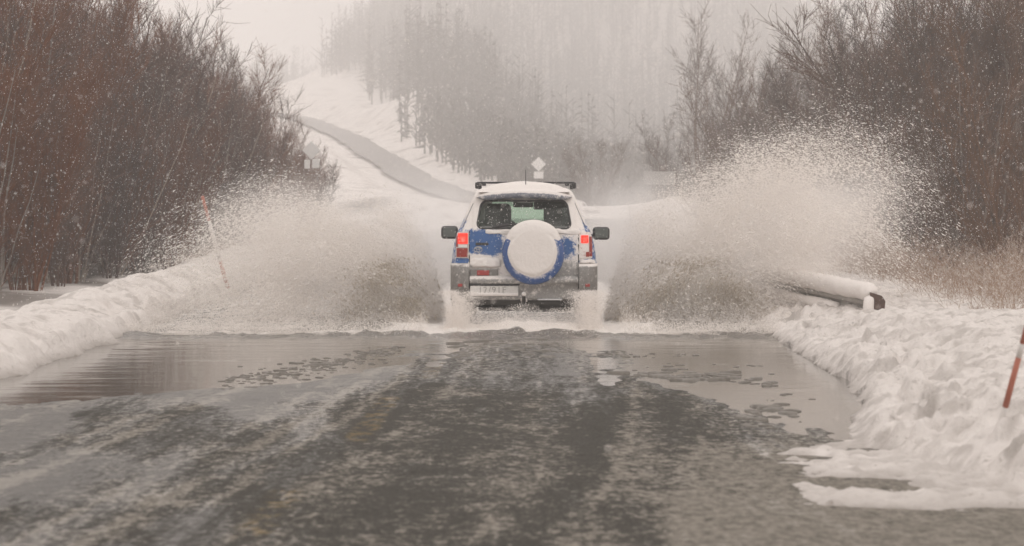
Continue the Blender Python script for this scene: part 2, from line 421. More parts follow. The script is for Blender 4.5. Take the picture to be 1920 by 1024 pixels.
# ---- flood water
CX, CY = -0.14, 28.0   # car rear centre
wx = np.concatenate([np.linspace(-6.4, -3.6, 50), np.linspace(-3.55, 3.0, 240), np.linspace(3.1, 4.2, 16)])
wy = np.concatenate([np.linspace(11, 23, 200), np.linspace(23.03, 33, 330), np.linspace(33.2, 62, 120)])
X, Y = np.meshgrid(wx, wy, indexing='ij')
rghz = sst(24.6, 26.3, Y + 0.8 * (fbm(X * 1.1, Y * 0.5, 0, 3, 40) - 0.5)) * sst(60, 36, Y)
wakez = np.exp(-((X - CX) / 1.15) ** 2) * sst(25.2, 26.6, Y) * sst(29.5, 28, Y)
chop = (fbm(X * 5.5, Y * 3.2, 0, 4, 50) - 0.5)
Z = 0.055 * rghz * chop * 1.4 + 0.19 * wakez * np.clip(fbm(X * 3.5, Y * 2.0, 0, 4, 52) - 0.32, 0, 1)
ridge_y = 26.1 + 0.35 * (fbm(X * 0.9, X * 0 + 3, 0, 3, 60) - 0.5) + 0.5 * (fbm(X * 4, X * 0 + 9, 0, 4, 62) - 0.5) + 0.25 * np.exp(-((X - CX) / 1.0) ** 2)
ridge = np.exp(-((Y - ridge_y) / 0.22) ** 2) * sst(0.8, 1.3, np.abs(X - CX))
Z = Z + ridge * 0.10 * np.clip(fbm(X * 3, Y * 2, 0, 2, 63) - 0.25, 0, 1) * (0.3 + 1.4 * np.clip(fbm(X * 16, Y * 8, 0, 3, 61) - .3, 0, 1))
Z = Z + (0.003 + 0.009 * sst(22, 25.5, Y)) * (fbm(X * 2, Y * 5, 0, 4, 66) - 0.5) * sst(14, 20, Y)
lob = np.exp(-((np.abs(X - CX) - 1.75) / 0.5) ** 2 - ((Y - 27.8) / 0.8) ** 2)
Z = Z + 0.13 * lob * fbm(X * 4, Y * 3, 0, 3, 71)
foam = 0.95 * wakez * sst(26.1, 26.8, Y) * sst(28.3, 27.9, Y) + 0.55 * rghz * sst(26.0, 27.6, Y) * (1 - 0.7 * lob) + 0.55 * np.exp(-((Y - ridge_y - 0.35) / 0.3) ** 2) * sst(0.9, 1.4, np.abs(X - CX))
foam = foam + 0.3 * np.exp(-((np.abs(X - CX) - 1.15) / 0.3) ** 2) * sst(26.2, 27, Y)
o = mesh_np('water', np.stack([X, Y, Z], -1).reshape(-1, 3), grid_faces(*X.shape), M['water'], smooth=True, attrs={'foam': np.clip(foam, 0, 1), 'rough': rghz})
tag(o, 'flood water lying across the road, foaming around the car', 'water', kind='structure')

# ---- snow banks
def edge_r(Y): return np.interp(Y, [4, 10.7, 11.0, 13.3, 13.8, 14.3, 15.5, 17, 19, 24, 27, 34, 60], [2.5, 2.35, 1.12, 1.15, 1.5, 1.86, 2.02, 2.3, 2.45, 2.5, 2.55, 2.75, 3.0])
def bank_r_h(X, Y):
    e = edge_r(Y) + 0.22 * (fbm(Y * 1.7, Y * 0 + 1.5, 0, 4, 80) - 0.5) * sst(14.5, 12, Y) + 0.22 * (fbm(Y * 2.2, X * 0, 0, 4, 81) - 0.5)
    be = np.interp(Y, [4, 10, 12, 14, 15.5, 17, 19, 24, 60], [2.9, 2.75, 2.2, 1.9, 2.02, 2.3, 2.45, 2.5, 3.0])
    d = X - e; db = X - be
    H = np.interp(Y, [4, 14, 18, 22, 26, 30, 60], [0.24, 0.30, 0.36, 0.38, 0.20, 0.24, 0.3])
    sp_ = fbm(X * 1.3, Y * 2.2, 0, 6, 82)
    slab = sst(14.4, 13.6, Y) * sst(0, 0.25, d) * (-0.025 + 0.075 * sst(0.30, 0.56, sp_ + 0.12 * sst(0.4, 1.2, d)) * (0.25 + 0.7 * fbm(X * 14, Y * 11, 0, 4, 83) + 0.45 * clods(X, Y, 83, 0.12, 2)))
    prof = H * (0.32 * sst(-0.02, 0.16, db) + 0.68 * sst(0.05, 1.25, db))
    wx_ = 0.25 * (fbm(X * 2, Y * 2, 0, 3, 85) - .5); lum = clods(X, Y, 84, 0.42, 5, 0.72) - 0.42
    fine = fbm(X * 8, Y * 5, 0, 4, 86) - 0.5
    amp = sst(-0.02, 0.3, db)
    z = slab + prof + amp * (0.20 * lum + 0.03 * fine) + 0.025 * fine * sst(0, 0.1, d)
    crumbs = sst(0.58, 0.8, fbm(X * 4.5, Y * 3.0, 0, 3, 88)) * 0.10 * sst(0, 0.15, db) * sst(1.4, 0.3, db)
    z = z + crumbs - 0.15 * sst(4.5, 9, X)
    return np.where(d < 0, -0.16 + 0 * z, z), d, db
sx = np.concatenate([np.arange(0.8, 4.6, 0.022), np.linspace(4.63, 11, 50)])
sy = np.geomspace(4.5, 62, 900)
X, Y = np.meshgrid(sx, sy, indexing='ij')
Z, d, db = bank_r_h(X, Y)
wet = sst(0.085, -0.01, Z) * 0.95 * sst(0.25, 0.5, fbm(X * 5, Y * 6, 0, 4, 89))
wet = np.maximum(wet, 0.55 * sst(0.56, 0.72, fbm(X * 9, Y * 6, 0, 3, 97)))
wet = np.maximum(wet, 0.75 * sst(0.62, 0.74, fbm(X * 4.2, Y * 2.6, 0, 3, 91)) * sst(1.3, 0.2, db))
wet = np.maximum(wet, 0.5 * sst(11.6, 11.0, Y) * (Y > 5) * sst(0.45, 0.6, fbm(X * 2, Y * 1.2, 0, 3, 90)))
o = mesh_np('snow_bank', np.stack([X, Y, Z], -1).reshape(-1, 3), grid_faces(*X.shape), M['bank'], smooth=True, attrs={'wet': wet})
tag(o, 'lumpy ploughed snow bank along the right edge of the road', 'snow bank', kind='structure')

def bank_l(X, Y):
    e = np.interp(Y, [4, 19, 22.7, 26.6, 30, 36, 57, 75], [-4.3, -4.28, -4.3, -4.42, -4.5, -4.65, -6.2, -6.4]) - 0.9 * sst(27.5, 24, Y) * 0 + 0.3 * (fbm(Y * 1.1, Y * 0, 0, 4, 101) - 0.5)
    d = e - X
    Hh = np.interp(Y, [4, 21, 28, 36, 57, 75], [0.20, 0.22, 0.33, 0.36, 0.38, 0.3]) * (0.8 + 0.45 * fbm(Y * 0.55, Y * 0 + 7, 0, 3, 103))
    prof = Hh * (0.55 * sst(0, 0.18, d) + 0.45 * sst(0.05, 0.8, d)) * (1 - 0.95 * sst(0.75, 1.9, d))
    lum = clods(X, Y * 0.6, 104, 0.55, 5, 0.55) - 0.42; fine = fbm(X * 7, Y * 4, 0, 4, 106) - 0.5
    z = prof + sst(0, 0.25, d) * (0.27 * lum * sst(2.6, 1.2, d) + 0.03 * fine)
    return np.where(d < 0, -0.16 + 0 * z, z - 0.22 * sst(2.0, 3.2, d)), d
sx = np.concatenate([np.linspace(-9, -6.9, 40), np.arange(-6.86, -3.9, 0.024)])
sy = np.geomspace(13, 75, 820)
X, Y = np.meshgrid(sx, sy, indexing='ij')
Z, d = bank_l(X, Y)
wet = sst(0.10, 0.0, Z) * 0.8
wet = np.maximum(wet, 0.5 * sst(0.6, 0.72, fbm(X * 4.2, Y * 2.6, 0, 3, 93)))
o = mesh_np('snow_bank', np.stack([X, Y, Z], -1).reshape(-1, 3), grid_faces(*X.shape), M['bank'], smooth=True, attrs={'wet': wet})
tag(o, 'low ridge of ploughed snow along the left edge of the road', 'snow bank', kind='structure')

# ---- slush floating on the water
def slush_clumps():
    pts = []
    def blob(x, y, sx_, sy_, n, r):
        for _ in range(n):
            pts.append((x + random.gauss(0, sx_), y + random.gauss(0, sy_), r * random.uniform(0.35, 1.4)))
    for (a, b, t) in [(0, 0, 0)]: pass
    for k in range(60):      # left trail
        t = random.random(); blob(-2.35 + 1.0 * t, 19.2 + 4.2 * t, 0.13, 0.5, 5, 0.021)
    for k in range(26):      # middle
        blob(random.uniform(-0.85, 0.3), random.uniform(22.2, 25.4), 0.08, 0.2, 3, 0.04)
    for (x, y, w, n, r) in [(1.35, 19.7, 0.30, 40, 0.05), (1.05, 20.2, 0.10, 10, 0.04), (1.75, 19.1, 0.14, 14, 0.035), (1.6, 16.6, 0.10, 12, 0.04),
                            (1.45, 15.9, 0.07, 8, 0.04), (1.5, 21, 0.3, 10, 0.02), (1.9, 17.6, 0.2, 5, 0.02), (1.55, 15.5, 0.2, 6, 0.03), (1.0, 22.5, 0.3, 16, 0.025)]:
        blob(x, y, w, 0.22, n, r)
    V, Fa = [], []
    for (x, y, r) in pts:
        th = np.linspace(0, 2 * math.pi, 9)[:-1]; ph = random.random() * 6
        ring = 1 + 0.35 * np.sin(th * 2 + ph) + 0.2 * np.sin(th * 3 + ph * 2)
        b = len(V)
        for q in range(8): V.append((x + 1.5 * r * ring[q] * math.cos(th[q]), y + 1.7 * r * ring[q] * math.sin(th[q]), -0.012))
        for q in range(8): V.append((x + 1.2 * r * ring[q] * math.cos(th[q]), y + 1.3 * r * ring[q] * math.sin(th[q]), r * random.uniform(0.12, 0.3)))
        V.append((x, y, r * 0.35))
        for q in range(8):
            q2 = (q + 1) % 8
            Fa.append((b + q, b + q2, b + 8 + q2, b + 8 + q)); Fa.append((b + 8 + q, b + 8 + q2, b + 16, b + 16))
    V = np.array(V); z = np.array([road_h(np.array([v[0]]), np.array([v[1]]))[0] for v in V]); V[:, 2] += np.maximum(z, 0)
    me = bpy.data.meshes.new('floating_slush')
    me.from_pydata(V.tolist(), [], [f if f[2] != f[3] else f[:3] for f in Fa]); me.materials.append(M['slush'])
    for p in me.polygons: p.use_smooth = True
    o = bpy.data.objects.new('floating_slush', me); COL.objects.link(o); return o
M['slush'] = plain('brown_slush', (0.13, 0.115, 0.095), 0.5, 0.6, 30)
tag(slush_clumps(), 'brownish clumps of slush floating on the standing water', 'slush', kind='stuff')
# ------------------------------------------------------------------ shared small builders
def bm_obj(name, bm, mat, parent=None, smooth=False):
    me = bpy.data.meshes.new(name); bm.to_mesh(me); bm.free()
    me.materials.append(mat)
    for p in me.polygons: p.use_smooth = smooth
    o = bpy.data.objects.new(name, me); COL.objects.link(o)
    if parent is not None: o.parent = parent
    return o
def rbox(name, c, s, mat, parent=None, bev=0.01, seg=2, rot=None, smooth=False):
    bm = bmesh.new(); bmesh.ops.create_cube(bm, size=1.0)
    bmesh.ops.scale(bm, vec=s, verts=bm.verts)
    if bev: bmesh.ops.bevel(bm, geom=list(bm.edges), offset=min(bev, min(s) * 0.45), segments=seg, profile=0.5, affect='EDGES')
    if rot: bmesh.ops.rotate(bm, cent=(0, 0, 0), matrix=rot, verts=bm.verts)
    bmesh.ops.translate(bm, vec=c, verts=bm.verts)
    return bm_obj(name, bm, mat, parent, smooth)
def loop_tube(name, pts, r, mat, parent, closed=True, nseg=8):
    pts = np.array(pts, float); n = len(pts)
    D = (np.roll(pts, -1, 0) - np.roll(pts, 1, 0)) if closed else np.gradient(pts, axis=0)
    D /= np.linalg.norm(D, axis=1, keepdims=True) + 1e-9
    ref = np.array([0, 1.0, 0]) if abs(D[:, 1]).max() < 0.9 else np.array([0, 0, 1.0])
    u = np.cross(D, ref); u /= np.linalg.norm(u, axis=1, keepdims=True) + 1e-9; v = np.cross(D, u)
    rr = np.broadcast_to(np.asarray(r, float), (n,))
    V = np.stack([pts + u * (rr * math.cos(a))[:, None] + v * (rr * math.sin(a))[:, None] for a in np.arange(nseg) * 2 * math.pi / nseg], 1)
    if closed: Fa = []; 
    I = np.arange(n if closed else n - 1); q = np.arange(nseg); II, Q = np.meshgrid(I, q, indexing='ij'); II = II.ravel(); Q = Q.ravel()
    I2 = (II + 1) % n; Q2 = (Q + 1) % nseg
    Fa = np.stack([II * nseg + Q, I2 * nseg + Q, I2 * nseg + Q2, II * nseg + Q2], 1)
    V = V.reshape(-1, 3)
    if not closed:
        c0 = len(V); V = np.concatenate([V, pts[:1], pts[-1:]], 0)
        caps = [[c0, (k + 1) % nseg, k, k] for k in range(nseg)] + [[c0 + 1, (n - 1) * nseg + k, (n - 1) * nseg + (k + 1) % nseg, (n - 1) * nseg + (k + 1) % nseg] for k in range(nseg)]
        Fa = [list(f) for f in Fa] + [c[:3] for c in caps]
        me = bpy.data.meshes.new(name); me.from_pydata(V.tolist(), [], [list(map(int, f)) for f in Fa]); me.materials.append(mat)
        for p in me.polygons: p.use_smooth = True
        o = bpy.data.objects.new(name, me); COL.objects.link(o); o.parent = parent; return o
    return mesh_np(name, V, Fa, mat, parent, smooth=True)

# ------------------------------------------------------------------ the car
def mat_paint(name, paint, rough=0.25, metallic=0.0, coat=0.6, snowc=SNOW, dust=0.25, amp=1.0):
    m = N(name); co = m.coord()
    f = m.noise(co, 22, 5, 0.65); f2 = m.noise(co, 110, 3, 0.6); f3 = m.noise(co, 5, 4, 0.6)
    a = m.math('MULTIPLY_ADD', m.math('ADD', m.math('MULTIPLY', m.math('SUBTRACT', f, 0.5), 1.2), m.math('ADD', m.math('MULTIPLY', m.math('SUBTRACT', f2, 0.5), 0.5), m.math('MULTIPLY', m.math('SUBTRACT', f3, 0.5), 0.5))), amp, m.attr('snow'))
    mask = m.ramp(a, 0.30, 0.66)
    grime = m.ramp(m.noise(co, 60, 4, 0.7), 0.35, 0.75, 0.0, dust)
    pc = m.mix(grime, paint, (0.45, 0.43, 0.41))
    c = m.mix(mask, pc, snowc)
    r = m.math('MULTIPLY_ADD', mask, 0.75 - rough, rough)
    nb = m.bump(m.math('ADD', a, 0.0), 0.45, 0.012)
    me_ = m.math('MULTIPLY', m.math('SUBTRACT', 1.0, mask), metallic)
    return m.done(m.bsdf(c, r, nb, Metallic=me_, Coat_Weight=m.math('MULTIPLY', m.math('SUBTRACT', 1.0, mask), coat), Coat_Roughness=0.15))
M['blue'] = mat_paint('blue_paint', (0.002, 0.080, 0.27), dust=0.06, coat=0.1)
M['silver'] = mat_paint('silver_cladding', (0.27, 0.262, 0.25), 0.42, 0.2, 0.1)
M['silver_dark'] = mat_paint('dark_grey_cladding', (0.17, 0.16, 0.148), 0.4, 0.2, 0.1, dust=0.3)
M['black'] = plain('black_plastic', (0.02, 0.02, 0.02), 0.45, 0.3, 20)
M['under'] = plain('dirty_underbody', (0.030, 0.026, 0.022), 0.8, 0.4, 12)
M['cabin'] = plain('dark_cabin_trim', (0.022, 0.024, 0.021), 0.8, 0.3, 12)
M['seat'] = plain('dark_seat_cloth', (0.030, 0.034, 0.028), 0.9, 0.3, 20)
M['tyre'] = plain('wet_tyre', (0.022, 0.021, 0.020), 0.5, 0.3, 20)
M['rim'] = plain('alloy_rim', (0.5, 0.49, 0.48), 0.35, 0.1, 9, Metallic=0.6)
M['plate'] = plain('snow_dusted_plate', (0.62, 0.60, 0.57), 0.5, 0.14, 30)
M['ink'] = plain('faded_plate_ink', (0.33, 0.31, 0.29), 0.6)
M['chrome'] = plain('dull_chrome', (0.55, 0.55, 0.55), 0.25, 0.1, 9, Metallic=0.8)
def mat_glass(name, tint, specks=True):
    m = N(name); tr = m.n('ShaderNodeBsdfTransparent'); tr.inputs[0].default_value = (*tint, 1)
    gl = m.n('ShaderNodeBsdfGlossy'); gl.inputs['Roughness'].default_value = 0.06; gl.inputs['Color'].default_value = (0.9, 0.95, 0.92, 1)
    mx = m.n('ShaderNodeMixShader'); mx.inputs[0].default_value = 0.03; m.l(tr.outputs[0], mx.inputs[1]); m.l(gl.outputs[0], mx.inputs[2])
    if not specks: return m.done(mx.outputs[0])
    co = m.coord(); vo = m.n('ShaderNodeTexVoronoi'); m.l(co, vo.inputs['Vector']); vo.inputs['Scale'].default_value = 34
    sp = m.ramp(vo.outputs['Distance'], 0.30, 0.14); sp = m.math('MULTIPLY', sp, m.ramp(m.noise(co, 22, 3), 0.5, 0.62))
    film = m.ramp(m.noise(co, 7, 5, 0.65), 0.45, 0.85, 0.0, 0.14)
    f = m.math('MAXIMUM', m.math('MULTIPLY', sp, 0.85), film)
    f = m.math('MAXIMUM', f, m.attr('snow'))
    d = m.bsdf((0.62, 0.63, 0.60), 0.7); m2 = m.n('ShaderNodeMixShader'); m.l(f, m2.inputs[0]); m.l(mx.outputs[0], m2.inputs[1]); m.l(d, m2.inputs[2])
    return m.done(m2.outputs[0])
M['glass_rear'] = mat_glass('green_tinted_rear_glass', (0.62, 0.74, 0.66))
M['glass'] = mat_glass('green_tinted_glass', (0.66, 0.80, 0.72), False)
def mat_lamp(name, col, emit, cover):
    m = N(name); co = m.coord(); 
    g = m.noise(co, 55, 3, 0.6)
    mask = m.ramp(m.math('ADD', m.noise(co, 24, 4), m.attr('snow') if cover else 0.0), 0.62, 0.78)
    c = m.mix(mask, col, SNOW)
    nd = m.n('ShaderNodeBsdfPrincipled'); m.l(c, nd.inputs['Base Color']); nd.inputs['Roughness'].default_value = 0.5; nd.inputs['Specular IOR Level'].default_value = 0.2
    nd.inputs['Emission Color'].default_value = (1.0, 0.035, 0.02, 1)
    if emit: m.l(m.math('MULTIPLY', m.math('SUBTRACT', 1.0, mask), m.ramp(g, 0.2, 0.8, emit * 0.5, emit * 1.6)), nd.inputs['Emission Strength'])
    return m.done(nd.outputs[0])
M['lamp_lit'] = mat_lamp('lit_brake_lamp', (0.6, 0.02, 0.012), 1.0, False)
M['lamp_core'] = mat_lamp('brake_lamp_core', (0.9, 0.08, 0.06), 1.6, False)
M['lamp_red'] = mat_lamp('dark_red_lens', (0.28, 0.035, 0.025), 0.0, False)
M['lamp_clear'] = plain('clear_lens', (0.55, 0.50, 0.47), 0.25, 0.2, 40)
M['reflector'] = plain('red_reflector', (0.33, 0.035, 0.03), 0.3, 0.3, 40)

car = empty('car', (CX, CY, 0.0))
HWZ = np.array([(.30, .77), (.36, .80), (.45, .842), (.60, .862), (.73, .862), (.76, .848), (.82, .845), (.92, .832), (1.02, .81), (1.10, .785), (1.14, .765), (1.20, .738), (1.30, .695), (1.40, .652),
                (1.47, .622), (1.53, .597), (1.57, .575), (1.60, .545), (1.625, .49), (1.64, .40), (1.65, .25), (1.655, .05)])
RYZ = np.array([(.30, .16), (.40, .07), (.55, .05), (.70, .05), (.80, .065), (1.0, .08), (1.12, .10), (1.20, .145), (1.30, .20), (1.40, .255), (1.47, .295), (1.53, .33), (1.57, .36), (1.60, .41), (1.625, .52), (1.64, .75), (1.65, 1.0), (1.655, 1.3)])
FYZ = np.array([(.30, 4.05), (.45, 4.18), (.70, 4.2), (.82, 4.12), (.90, 4.0), (.96, 3.6), (1.02, 3.15), (1.06, 2.98), (1.14, 2.84), (1.30, 2.55), (1.47, 2.24), (1.55, 2.06), (1.60, 1.92), (1.625, 1.8), (1.64, 1.6), (1.65, 1.45), (1.655, 1.35)])
hw = lambda z: np.interp(z, HWZ[:, 0], HWZ[:, 1]); ry_ = lambda z: np.interp(z, RYZ[:, 0], RYZ[:, 1]); fy_ = lambda z: np.interp(z, FYZ[:, 0], FYZ[:, 1])
def rear_surf(x, z):        # y of the rear skin at (x, z), incl. the rounded corners
    w = hw(z); rc = np.minimum(0.16, w * 0.5); ax = np.abs(x)
    t = np.clip((ax - (w - rc)) / rc, 0, 1)
    return ry_(z) + 0.055 * (ax / w) ** 2 + rc * (1 - np.sqrt(np.maximum(1 - t * t, 0)))
NR, NCn, NS, NF = 72, 10, 120, 30
def outline(z):
    w = hw(z); rc = min(0.16, w * 0.5); r0 = ry_(z); f0 = fy_(z); rf = min(0.22, w * 0.5, (f0 - r0) * 0.3)
    P_ = []
    for t in np.linspace(-1, 1, NR): x = t * (w - rc); P_.append((x, r0 + 0.055 * (abs(x) / w) ** 2, 0))
    for t in np.linspace(0, 1, NCn + 1)[1:]:
        a = t * math.pi / 2; x = (w - rc) + rc * math.sin(a); P_.append((x, r0 + 0.055 * (x / w) ** 2 + rc * (1 - math.cos(a)), 1))
    y0 = P_[-1][1]
    for t in np.linspace(0, 1, NS + 1)[1:]: P_.append((w, y0 + (f0 - rf - y0) * t, 2))
    for t in np.linspace(0, 1, 7)[1:]: a = t * math.pi / 2; P_.append((w - rf * (1 - math.cos(a)), f0 - rf + rf * math.sin(a), 3))
    for t in np.linspace(1, -1, NF)[1:]: P_.append((t * (w - rf), f0, 4))
    left = [(-x, y, k) for (x, y, k) in P_[NR:NR + NCn + NS + 6]][::-1]
    return P_ + left
zs = np.concatenate([np.arange(.30, 1.60, .02), [1.60, 1.6125, 1.625, 1.633, 1.64, 1.645, 1.65, 1.655]])
OL = [outline(z) for z in zs]; nu = len(OL[0]); nv = len(zs)
BV = np.array([[(OL[j][i][0], OL[j][i][1], zs[j]) for j in range(nv)] for i in range(nu)])
KD = np.array([OL[0][i][2] for i in range(nu)])
# openings
def rrect(x, z, xl, xr, z0, z1, r):
    dx = np.maximum(np.maximum(xl + r - x, x - (xr - r)), 0); dz = np.maximum(np.maximum(z0 + r - z, z - (z1 - r)), 0)
    return (x > xl) & (x < xr) & (z > z0) & (z < z1) & (np.hypot(dx, dz) < r)
WZ0, WZ1 = 1.145, 1.470
def wside(z): return 0.555 - (z - WZ0) * 0.17
def in_rear_window(x, z, m=0.0):
    s = wside(z) + m
    xn = x / s
    return rrect(xn * 0.53, z, -0.53, 0.53, WZ0 - m, WZ1 + m, 0.07)
fc = grid_faces(nu, nv, True); FCn = BV.reshape(-1, 3)[fc].mean(1); fi = fc[:, 0] // nv; kf = KD[fi]
isrear = (kf == 0) & (FCn[:, 1] < 1.0)
isrear |= (kf == 1) & (FCn[:, 1] < 0.8) & (np.abs(FCn[:, 0]) < 0.60)
rw = isrear & in_rear_window(FCn[:, 0], FCn[:, 2])
side = ((kf == 2) | ((np.abs(FCn[:, 0]) > 0.5) & (FCn[:, 1] > 0.4))) & (FCn[:, 2] > 1.135) & (FCn[:, 2] < 1.51)
yy_ = FCn[:, 1]; fr = fy_(FCn[:, 2])
sw = side & (((yy_ > .62 + (FCn[:, 2] - 1.14) * .4) & (yy_ < 1.02)) | ((yy_ > 1.08) & (yy_ < 1.86)) | ((yy_ > 1.94) & (yy_ < fr - .26)))
ws = (kf == 4) & (FCn[:, 2] > 1.08) & (FCn[:, 2] < 1.54) & (np.abs(FCn[:, 0]) < hw(FCn[:, 2]) - 0.12 - 0.1)
door = isrear & (np.abs(FCn[:, 0]) < 0.635) & (FCn[:, 2] > 0.58) & (FCn[:, 2] < 1.53)
def box_w(x, z, xa, xb, za, zb, f=0.05):
    return sst(xa - f, xa + f, x) * sst(xb + f, xb - f, x) * sst(za - f, za + f, z) * sst(zb + f, zb - f, z)
def snow_rear(x, z):
    s = np.full(np.shape(x), 0.66)
    s = s + 0.25 * sst(1.1, 1.2, z)
    s = s - 0.60 * box_w(x, z, -0.66, -0.27, 0.86, 1.12, 0.07) * (1 - 0.4 * box_w(x, z, -.40, -.2, 1.03, 1.2, .04))
    s = s - 0.14 * box_w(x, z, -0.40, -0.24, 0.80, 1.02, 0.03)
    s = s - 0.58 * box_w(x, z, 0.42, 0.57, 0.83, 1.03, 0.08)
    s = s + 0.3 * box_w(x, z, -0.66, -0.25, 0.70, 0.82, 0.02)
    s = s - 0.34 * box_w(x, z, 0.3, 0.66, 0.5, 0.76, 0.03)
    s = s - 0.6 * box_w(x, z, -0.9, -0.64, 0.74, 0.80, 0.012)
    s = s - 0.2 * box_w(x, z, 0.64, 0.9, 0.74, 0.78, 0.015)
    return s
x_, z_ = BV[..., 0], BV[..., 2]; nrm_side = (KD == 2)[:, None] | ((KD == 1)[:, None] & (np.abs(x_) > hw(z_) - 0.06))
sn = snow_rear(x_, z_); sn = np.where(nrm_side, 0.40 + 0.3 * sst(1.1, 1.35, z_) - 0.15 * sst(0.8, 0.7, z_), sn)
sn = np.where(z_ > 1.58, 1.2, sn); sn = np.where((KD == 4)[:, None], 0.5, sn)
def sub(name, mask, mat, off=0.0, parent=car, extra=None, sv=None):
    V = BV.reshape(-1, 3).copy()
    if off:
        V[:, 1] += off * (BV.reshape(-1, 3)[:, 1] < 1.0); 
    f = fc[mask]; us, inv = np.unique(f.ravel(), return_inverse=True)
    return mesh_np(name, V[us], inv.reshape(-1, 4), mat, parent, smooth=True, attrs={'snow': (sn.ravel() if sv is None else sv)[us]})
cut = rw | sw | ws | door
lowb = (FCn[:, 2] < 0.74)
# wheel arch openings in the lower body
arch = (np.abs(FCn[:, 0]) > 0.6) & ((np.hypot(FCn[:, 1] - 0.95, FCn[:, 2] - 0.36) < 0.42) | (np.hypot(FCn[:, 1] - 3.44, FCn[:, 2] - 0.36) < 0.42)) & (kf != 0)
body = sub('body', ~cut & ~lowb & ~arch, M['blue'])
sub('cladding', ~cut & lowb & ~arch & ~(isrear & (np.abs(FCn[:, 0]) < 0.64)), M['silver_dark'])
sub('rear_door', door & ~rw & (FCn[:, 2] > 0.79), M['blue'], -0.012)
sub('door_panel', door & ~rw & (FCn[:, 2] <= 0.79), M['silver'], -0.010)
gv = np.clip(sst(0.02, -0.02, BV.reshape(-1, 3)[:, 2] - WZ0 - 0.012) + sst(0.035, 0.0, WZ1 - BV.reshape(-1, 3)[:, 2]) * sst(0.16, 0.05, np.abs(BV.reshape(-1, 3)[:, 0] - 0.02)), 0, 1) * 0.8
sub('rear_window', isrear & in_rear_window(FCn[:, 0], FCn[:, 2], 0.02), M['glass_rear'], 0.006, sv=gv)
for s_ in (-1, 1):
    for (a_, b_) in ((0, 1.05), (1.05, 1.9), (1.9, 4)): sub('side_window', sw & (FCn[:, 0] * s_ > 0) & (yy_ > a_) & (yy_ <= b_), M['glass'])
sub('windscreen', ws, M['glass'])
# floor pan and darkness under the car
rbox('underbody', (0, 2.05, 0.33), (1.5, 3.7, 0.16), M['under'], car, 0.03)
for sx_ in (-1, 1): rbox('wheel_well', (sx_ * 0.56, 0.95, 0.52), (0.10, 0.9, 0.42), M['under'], car, 0.02)
rbox('fuel_tank', (-0.12, 1.75, 0.22), (0.9, 0.7, 0.2), M['under'], car, 0.05)
rbox('muffler', (0.25, 0.42, 0.235), (0.62, 0.26, 0.15), M['under'], car, 0.05)
loop_tube('axle', [(-0.72, 0.95, 0.25), (0, 0.95, 0.24), (0.72, 0.95, 0.25)], [0.05, 0.075, 0.05], M['under'], car, closed=False)
for s_ in (-1, 1): rbox('mud_flap', (s_ * 0.74, 0.52, 0.22), (0.24, 0.02, 0.30), M['black'], car, 0.006)
# window seal
seal = []
for (cx_, cz_, a0) in [(1, 1, 0), (-1, 1, 90), (-1, -1, 180), (1, -1, 270)]:
    for t in range(0, 91, 15):
        a = R(a0 + t); zc = (WZ1 - 0.07) if cz_ > 0 else (WZ0 + 0.07)
        z = zc + 0.07 * math.sin(a); s = wside(z); x = (cx_ * 0.46 + 0.07 * math.cos(a)) / 0.53 * s
        seal.append((x, z))
dens = []
for k in range(len(seal)):
    a, b = np.array(seal[k]), np.array(seal[(k + 1) % len(seal)]); m_ = max(1, int(np.linalg.norm(b - a) / 0.03))
    for q in range(m_): dens.append(a + (b - a) * q / m_)
loop_tube('window_seal', [(p[0], float(rear_surf(p[0], p[1])) - 0.012, p[1]) for p in dens], 0.0125, M['black'], car)
# vertical panel gaps
for sx_ in (-1, 1):
    pts = [(sx_ * 0.638, float(rear_surf(0.638, z)) - 0.004, z) for z in np.linspace(0.50, 1.115, 24)]
    loop_tube('door_gap', pts, 0.0045, M['black'], car, closed=False, nseg=6)
    pts = [(sx_ * (hw(z) - 0.035), float(rear_surf(hw(z) - 0.035, z)) - 0.002, z) for z in np.linspace(1.16, 1.44, 14)]
    loop_tube('pillar_seam', pts, 0.0035, M['black'], car, closed=False, nseg=6)
# spoiler
def slab_mesh(name, secs, mat, parent, snow=None, closed=True):
    A = np.array(secs); n, k = A.shape[:2]
    at = {'snow': snow(A.reshape(-1, 3))} if snow else None
    o = mesh_np(name, A.reshape(-1, 3), grid_faces(n, k), mat, parent, smooth=True, attrs=at); return o
secs = []
for x in np.linspace(-0.572, 0.572, 50):
    e = 1 - abs(x / 0.572) ** 8; dz = -0.045 * (x / 0.572) ** 2; e = max(e, 0.02)
    pr = [(0.42, 1.515), (0.30, 1.505), (0.205, 1.495), (0.180, 1.502), (0.168, 1.525), (0.172, 1.555), (0.195, 1.585), (0.28, 1.612), (0.42, 1.632), (0.6, 1.645), (0.6, 1.60), (0.42, 1.515)]
    secs.append([(x, 0.36 + (y - 0.36) * (0.55 + 0.45 * e) + 0.04 * (x / .572) ** 2, 1.56 + (z - 1.56) * e + dz) for y, z in pr])
slab_mesh('spoiler', secs, M['silver_sp'] if 'silver_sp' in M else mat_paint('spoiler_paint', (0.10, 0.115, 0.15), 0.3), car, lambda V: 0.22 + 0.25 * np.abs(V[:, 0]) / .57 + 1.0 * sst(1.555, 1.582, V[:, 2] + 0.045 * (V[:, 0] / .572) ** 2))
